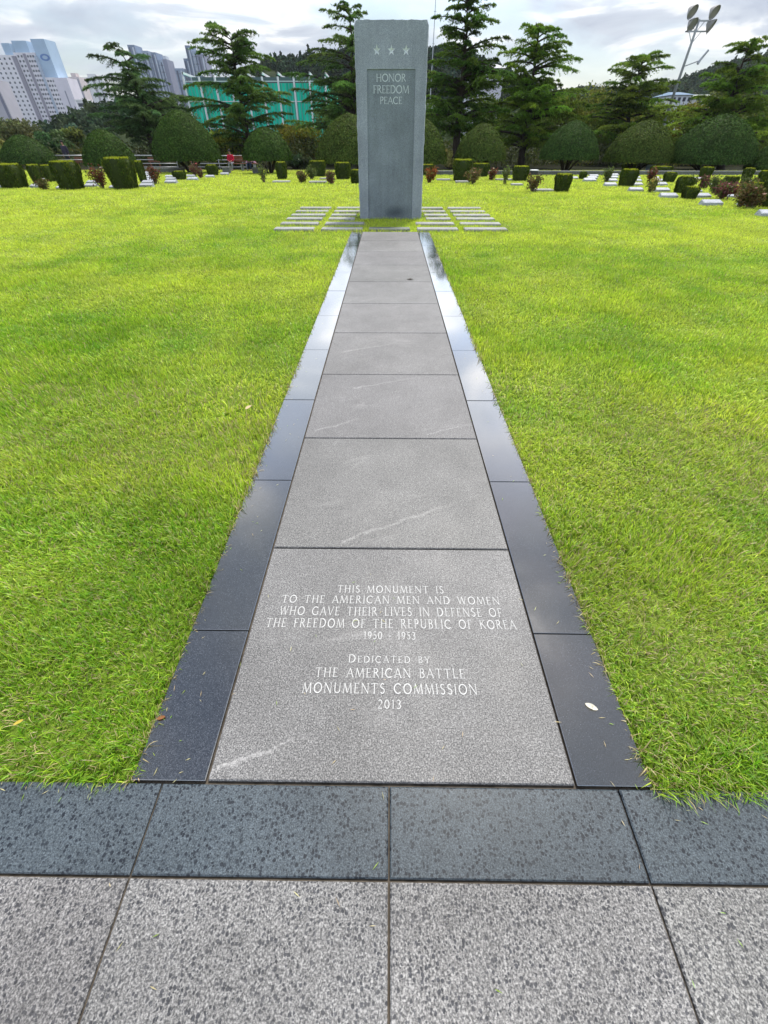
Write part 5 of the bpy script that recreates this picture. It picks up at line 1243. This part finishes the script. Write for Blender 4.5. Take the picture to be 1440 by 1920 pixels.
# ------------------------------------------------------------------ floodlight mast and far aerial
def floodlight():
    Y = 56; top = W(1309, 38, Y); x = top[0] + .1; gz = zt(Y)
    t = empty('floodlight_mast', (x, Y, gz), 'tall steel floodlight mast with four round lamps and a side camera arm', 'floodlight')
    zt1, zt2 = W(1310, 39, Y)[2], W(1302, 59, Y)[2]
    mb = MB(); mb.tube([(x, Y, gz - .2), (x, Y, zt2), (x, Y, zt1 + .1)], [.16, .10, .07], 10); mb.build('pole', M['lampsteel'], t, smooth=True)
    for z, hw in ((zt1, .85), (zt2, .9)):
        mb = MB(); mb.box(x - hw, x + hw, Y - .06, Y + .06, z - .045, z + .045); mb.build('crossarm', M['lampsteel'], t)
        for s in (-1, 1):
            mb = MB(); mb.tube([(x + s * .06, Y, z - .65), (x + s * .5, Y, z - .06)], .03, 6); mb.build('brace', M['lampsteel'], t)
    def lamp(cx, cz, az):
        ax = np.array([math.sin(az) * .8, -math.cos(az) * .8, -.45]); ax /= np.linalg.norm(ax); c = np.array([cx, Y - .1, cz]); a = np.cross(ax, [0, 0, 1]); a /= np.linalg.norm(a); b = np.cross(ax, a); V = []; n = 18
        prof = [(-.38, .1), (-.3, .16), (-.05, .36), (.12, .46), (.16, .47), (.16, .42), (.08, .38)]
        for d, r in prof:
            for i in range(n): an = 2 * math.pi * i / n; V.append(c + ax * d + (a * math.cos(an) + b * math.sin(an)) * r)
        F = [(j * n + i, j * n + (i + 1) % n, (j + 1) * n + (i + 1) % n, (j + 1) * n + i) for j in range(len(prof) - 1) for i in range(n)] + [tuple(range(n))[::-1]]
        mb = MB(); mb.grid(V, F, (.30, .29, .28)); o = mb.build('floodlight_lamp', M['coloured'], t, smooth=False)
        mb = MB(); mb.add([[c + ax * .1 + (a * math.cos(2 * math.pi * i / n) + b * math.sin(2 * math.pi * i / n)) * .40 for i in range(n)]], (.28, .26, .22)); mb.build('lens', M['coloured'], o, origin=t['_w'])
        mb = MB(); mb.tube([c - ax * .3, (cx - .0, Y, cz - .52)], .03, 6, (.3, .3, .32)); mb.build('bracket', M['lampsteel'], o, origin=t['_w'])
    for px, py, az in ((1296, 21, .5), (1296, 45, .5), (1337, 22, .5), (1331, 48, .9)):
        p = W(px, py, Y); lamp(p[0], p[2], az)
    a, b = W(1283, 122, Y), W(1311, 114, Y)
    mb = MB(); mb.tube([(x, Y, a[2] - .1), (b[0], Y, b[2])], .04, 6); mb.build('camera_arm', M['lampsteel'], t)
    mb = MB(); mb.tube([(b[0] - .05, Y, b[2] - .2), (b[0] + .1, Y, b[2] + .1), (b[0] + .45, Y - .1, b[2] + .65)], [.12, .1, .09], 8); mb.build('camera_head', M['lampsteel'], t)
floodlight()
def aerial():
    Y = 150; p = W(818, -30, Y); q = W(812, 90, Y); x = q[0]; t = empty('radio_mast', (x, Y, -2), 'hair thin aerial mast in the sky just right of the monument', 'mast')
    mb = MB(); mb.tube([(x, Y, -2), (x, Y, p[2])], [.16, .07], 6); mb.build('mast_pole', M['lampsteel'], t)
    for k in range(6): mb = MB(); z = p[2] - 4 - k * 5; mb.box(x - .3, x + .3, Y - .04, Y + .04, z, z + .08); mb.build('rung_plate', M['lampsteel'], t)
aerial()

# ------------------------------------------------------------------ litter
def leaf_litter(px, py, size, label, col, rot, name='fallen_leaf', cat='leaf', z=.004, Yz=0):
    c = G(px, py, Yz); mb = MB(); n, m = 12, 5; V = []; C = []
    for j in range(m + 1):
        v = j / m * 2 - 1
        for i in range(n + 1):
            u = i / n * 2 - 1; w = .42 * (1 - abs(u) ** 2.2) ** .8 + .01; x, y = u * size / 2, v * w * size / 2; zz = z + .10 * size * (v * v) * (1 - abs(u)) + .05 * size * u * u
            V.append((c[0] + x * math.cos(rot) - y * math.sin(rot), c[1] + x * math.sin(rot) + y * math.cos(rot), Yz + zz)); d = math.exp(-((u - .15) ** 2 / .02 + v * v / .25)); C.append(np.array(col) * (1 - .6 * d) + np.array((.2, .13, .05)) * .6 * d if name == 'petal' else np.array(col) * (1 - .25 * (abs(v) < .1)))
    F = [(j * (n + 1) + i, j * (n + 1) + i + 1, (j + 1) * (n + 1) + i + 1, (j + 1) * (n + 1) + i) for j in range(m) for i in range(n)]
    mb.grid(V, F, np.array(C)); o = mb.build(name, M['petal'], origin=(c[0], c[1], 0), smooth=True); tag(o, label, cat)
leaf_litter(1108, 1326, .045, 'small cream petal with a brown centre lying on the right dark border', (.85, .8, .66), -.5, 'petal', 'petal')
leaf_litter(769, 524.5, .10, 'dark curled leaf lying on a far path slab', (.10, .085, .07), -.1)
leaf_litter(468, 772, .07, 'pale dry leaf on the grass beside the left border', (.62, .48, .30), 1.2, z=.035)
leaf_litter(48, 1362, .03, 'yellow leaf in the grass at the lower left', (.62, .48, .08), .6, z=.04)
leaf_litter(303, 1347, .03, 'rusty torn leaf at the edge of the left dark border', (.3, .13, .05), .3, z=.006)

def clippings():
    mb = MB(); n = 330; k = rng.random(n); side = rng.choice([-1, 1], n)
    off = np.abs(rng.normal(0, .09, n)); x = XC + side * (PW / 2 + BW - .01 - np.minimum(off, .24)); y = Y0 + 10 * rng.random(n) ** 1.6
    far = k > .72; x = np.where(far, rng.uniform(-1.6, 1.6, n), x); y = np.where(far, rng.uniform(-.1, Y0 + .9, n), y)
    near = (k > .55) & ~far; x = np.where(near, side * rng.uniform(.88, 1.7, n), x); y = np.where(near, Y0 - .01 - np.abs(rng.normal(0, .04, n)), y)
    an = rng.uniform(0, 2 * math.pi, n); A = np.stack([np.cos(an), np.sin(an), rng.normal(0, .08, n)], 1)
    P = np.stack([x, y, np.full(n, .005)], 1)
    c = jitter_cols((.55, .48, .26), n, .3); g = rng.random(n) < .3; c[g] = jitter_cols((.28, .42, .06), int(g.sum()), .3)
    mb.leaves(P, A, np.tile([0, 0, 1.0], (n, 1)), rng.uniform(.010, .028, n), rng.uniform(.0016, .003, n), c)
    tag(mb.build('grass_clippings', M['petal']), 'tiny dry grass clippings scattered on the dark borders and paving', 'clippings', kind='stuff')
clippings()
# ------------------------------------------------------------------ the air
def haze():
    mb = MB(); mb.box(-1150, 1150, -230, 1040, -6.5, 190); t = NT('haze_air')
    v = t.n('ShaderNodeVolumePrincipled'); v.inputs['Color'].default_value = (.82, .9, 1.0, 1); v.inputs['Density'].default_value = HAZE; v.inputs['Anisotropy'].default_value = 0.2
    t.l(v.outputs[0], t.out.inputs['Volume']); tag(mb.build('haze', t.m), 'thin bluish haze', 'haze', kind='stuff')
HAZE = 0.00012
haze()
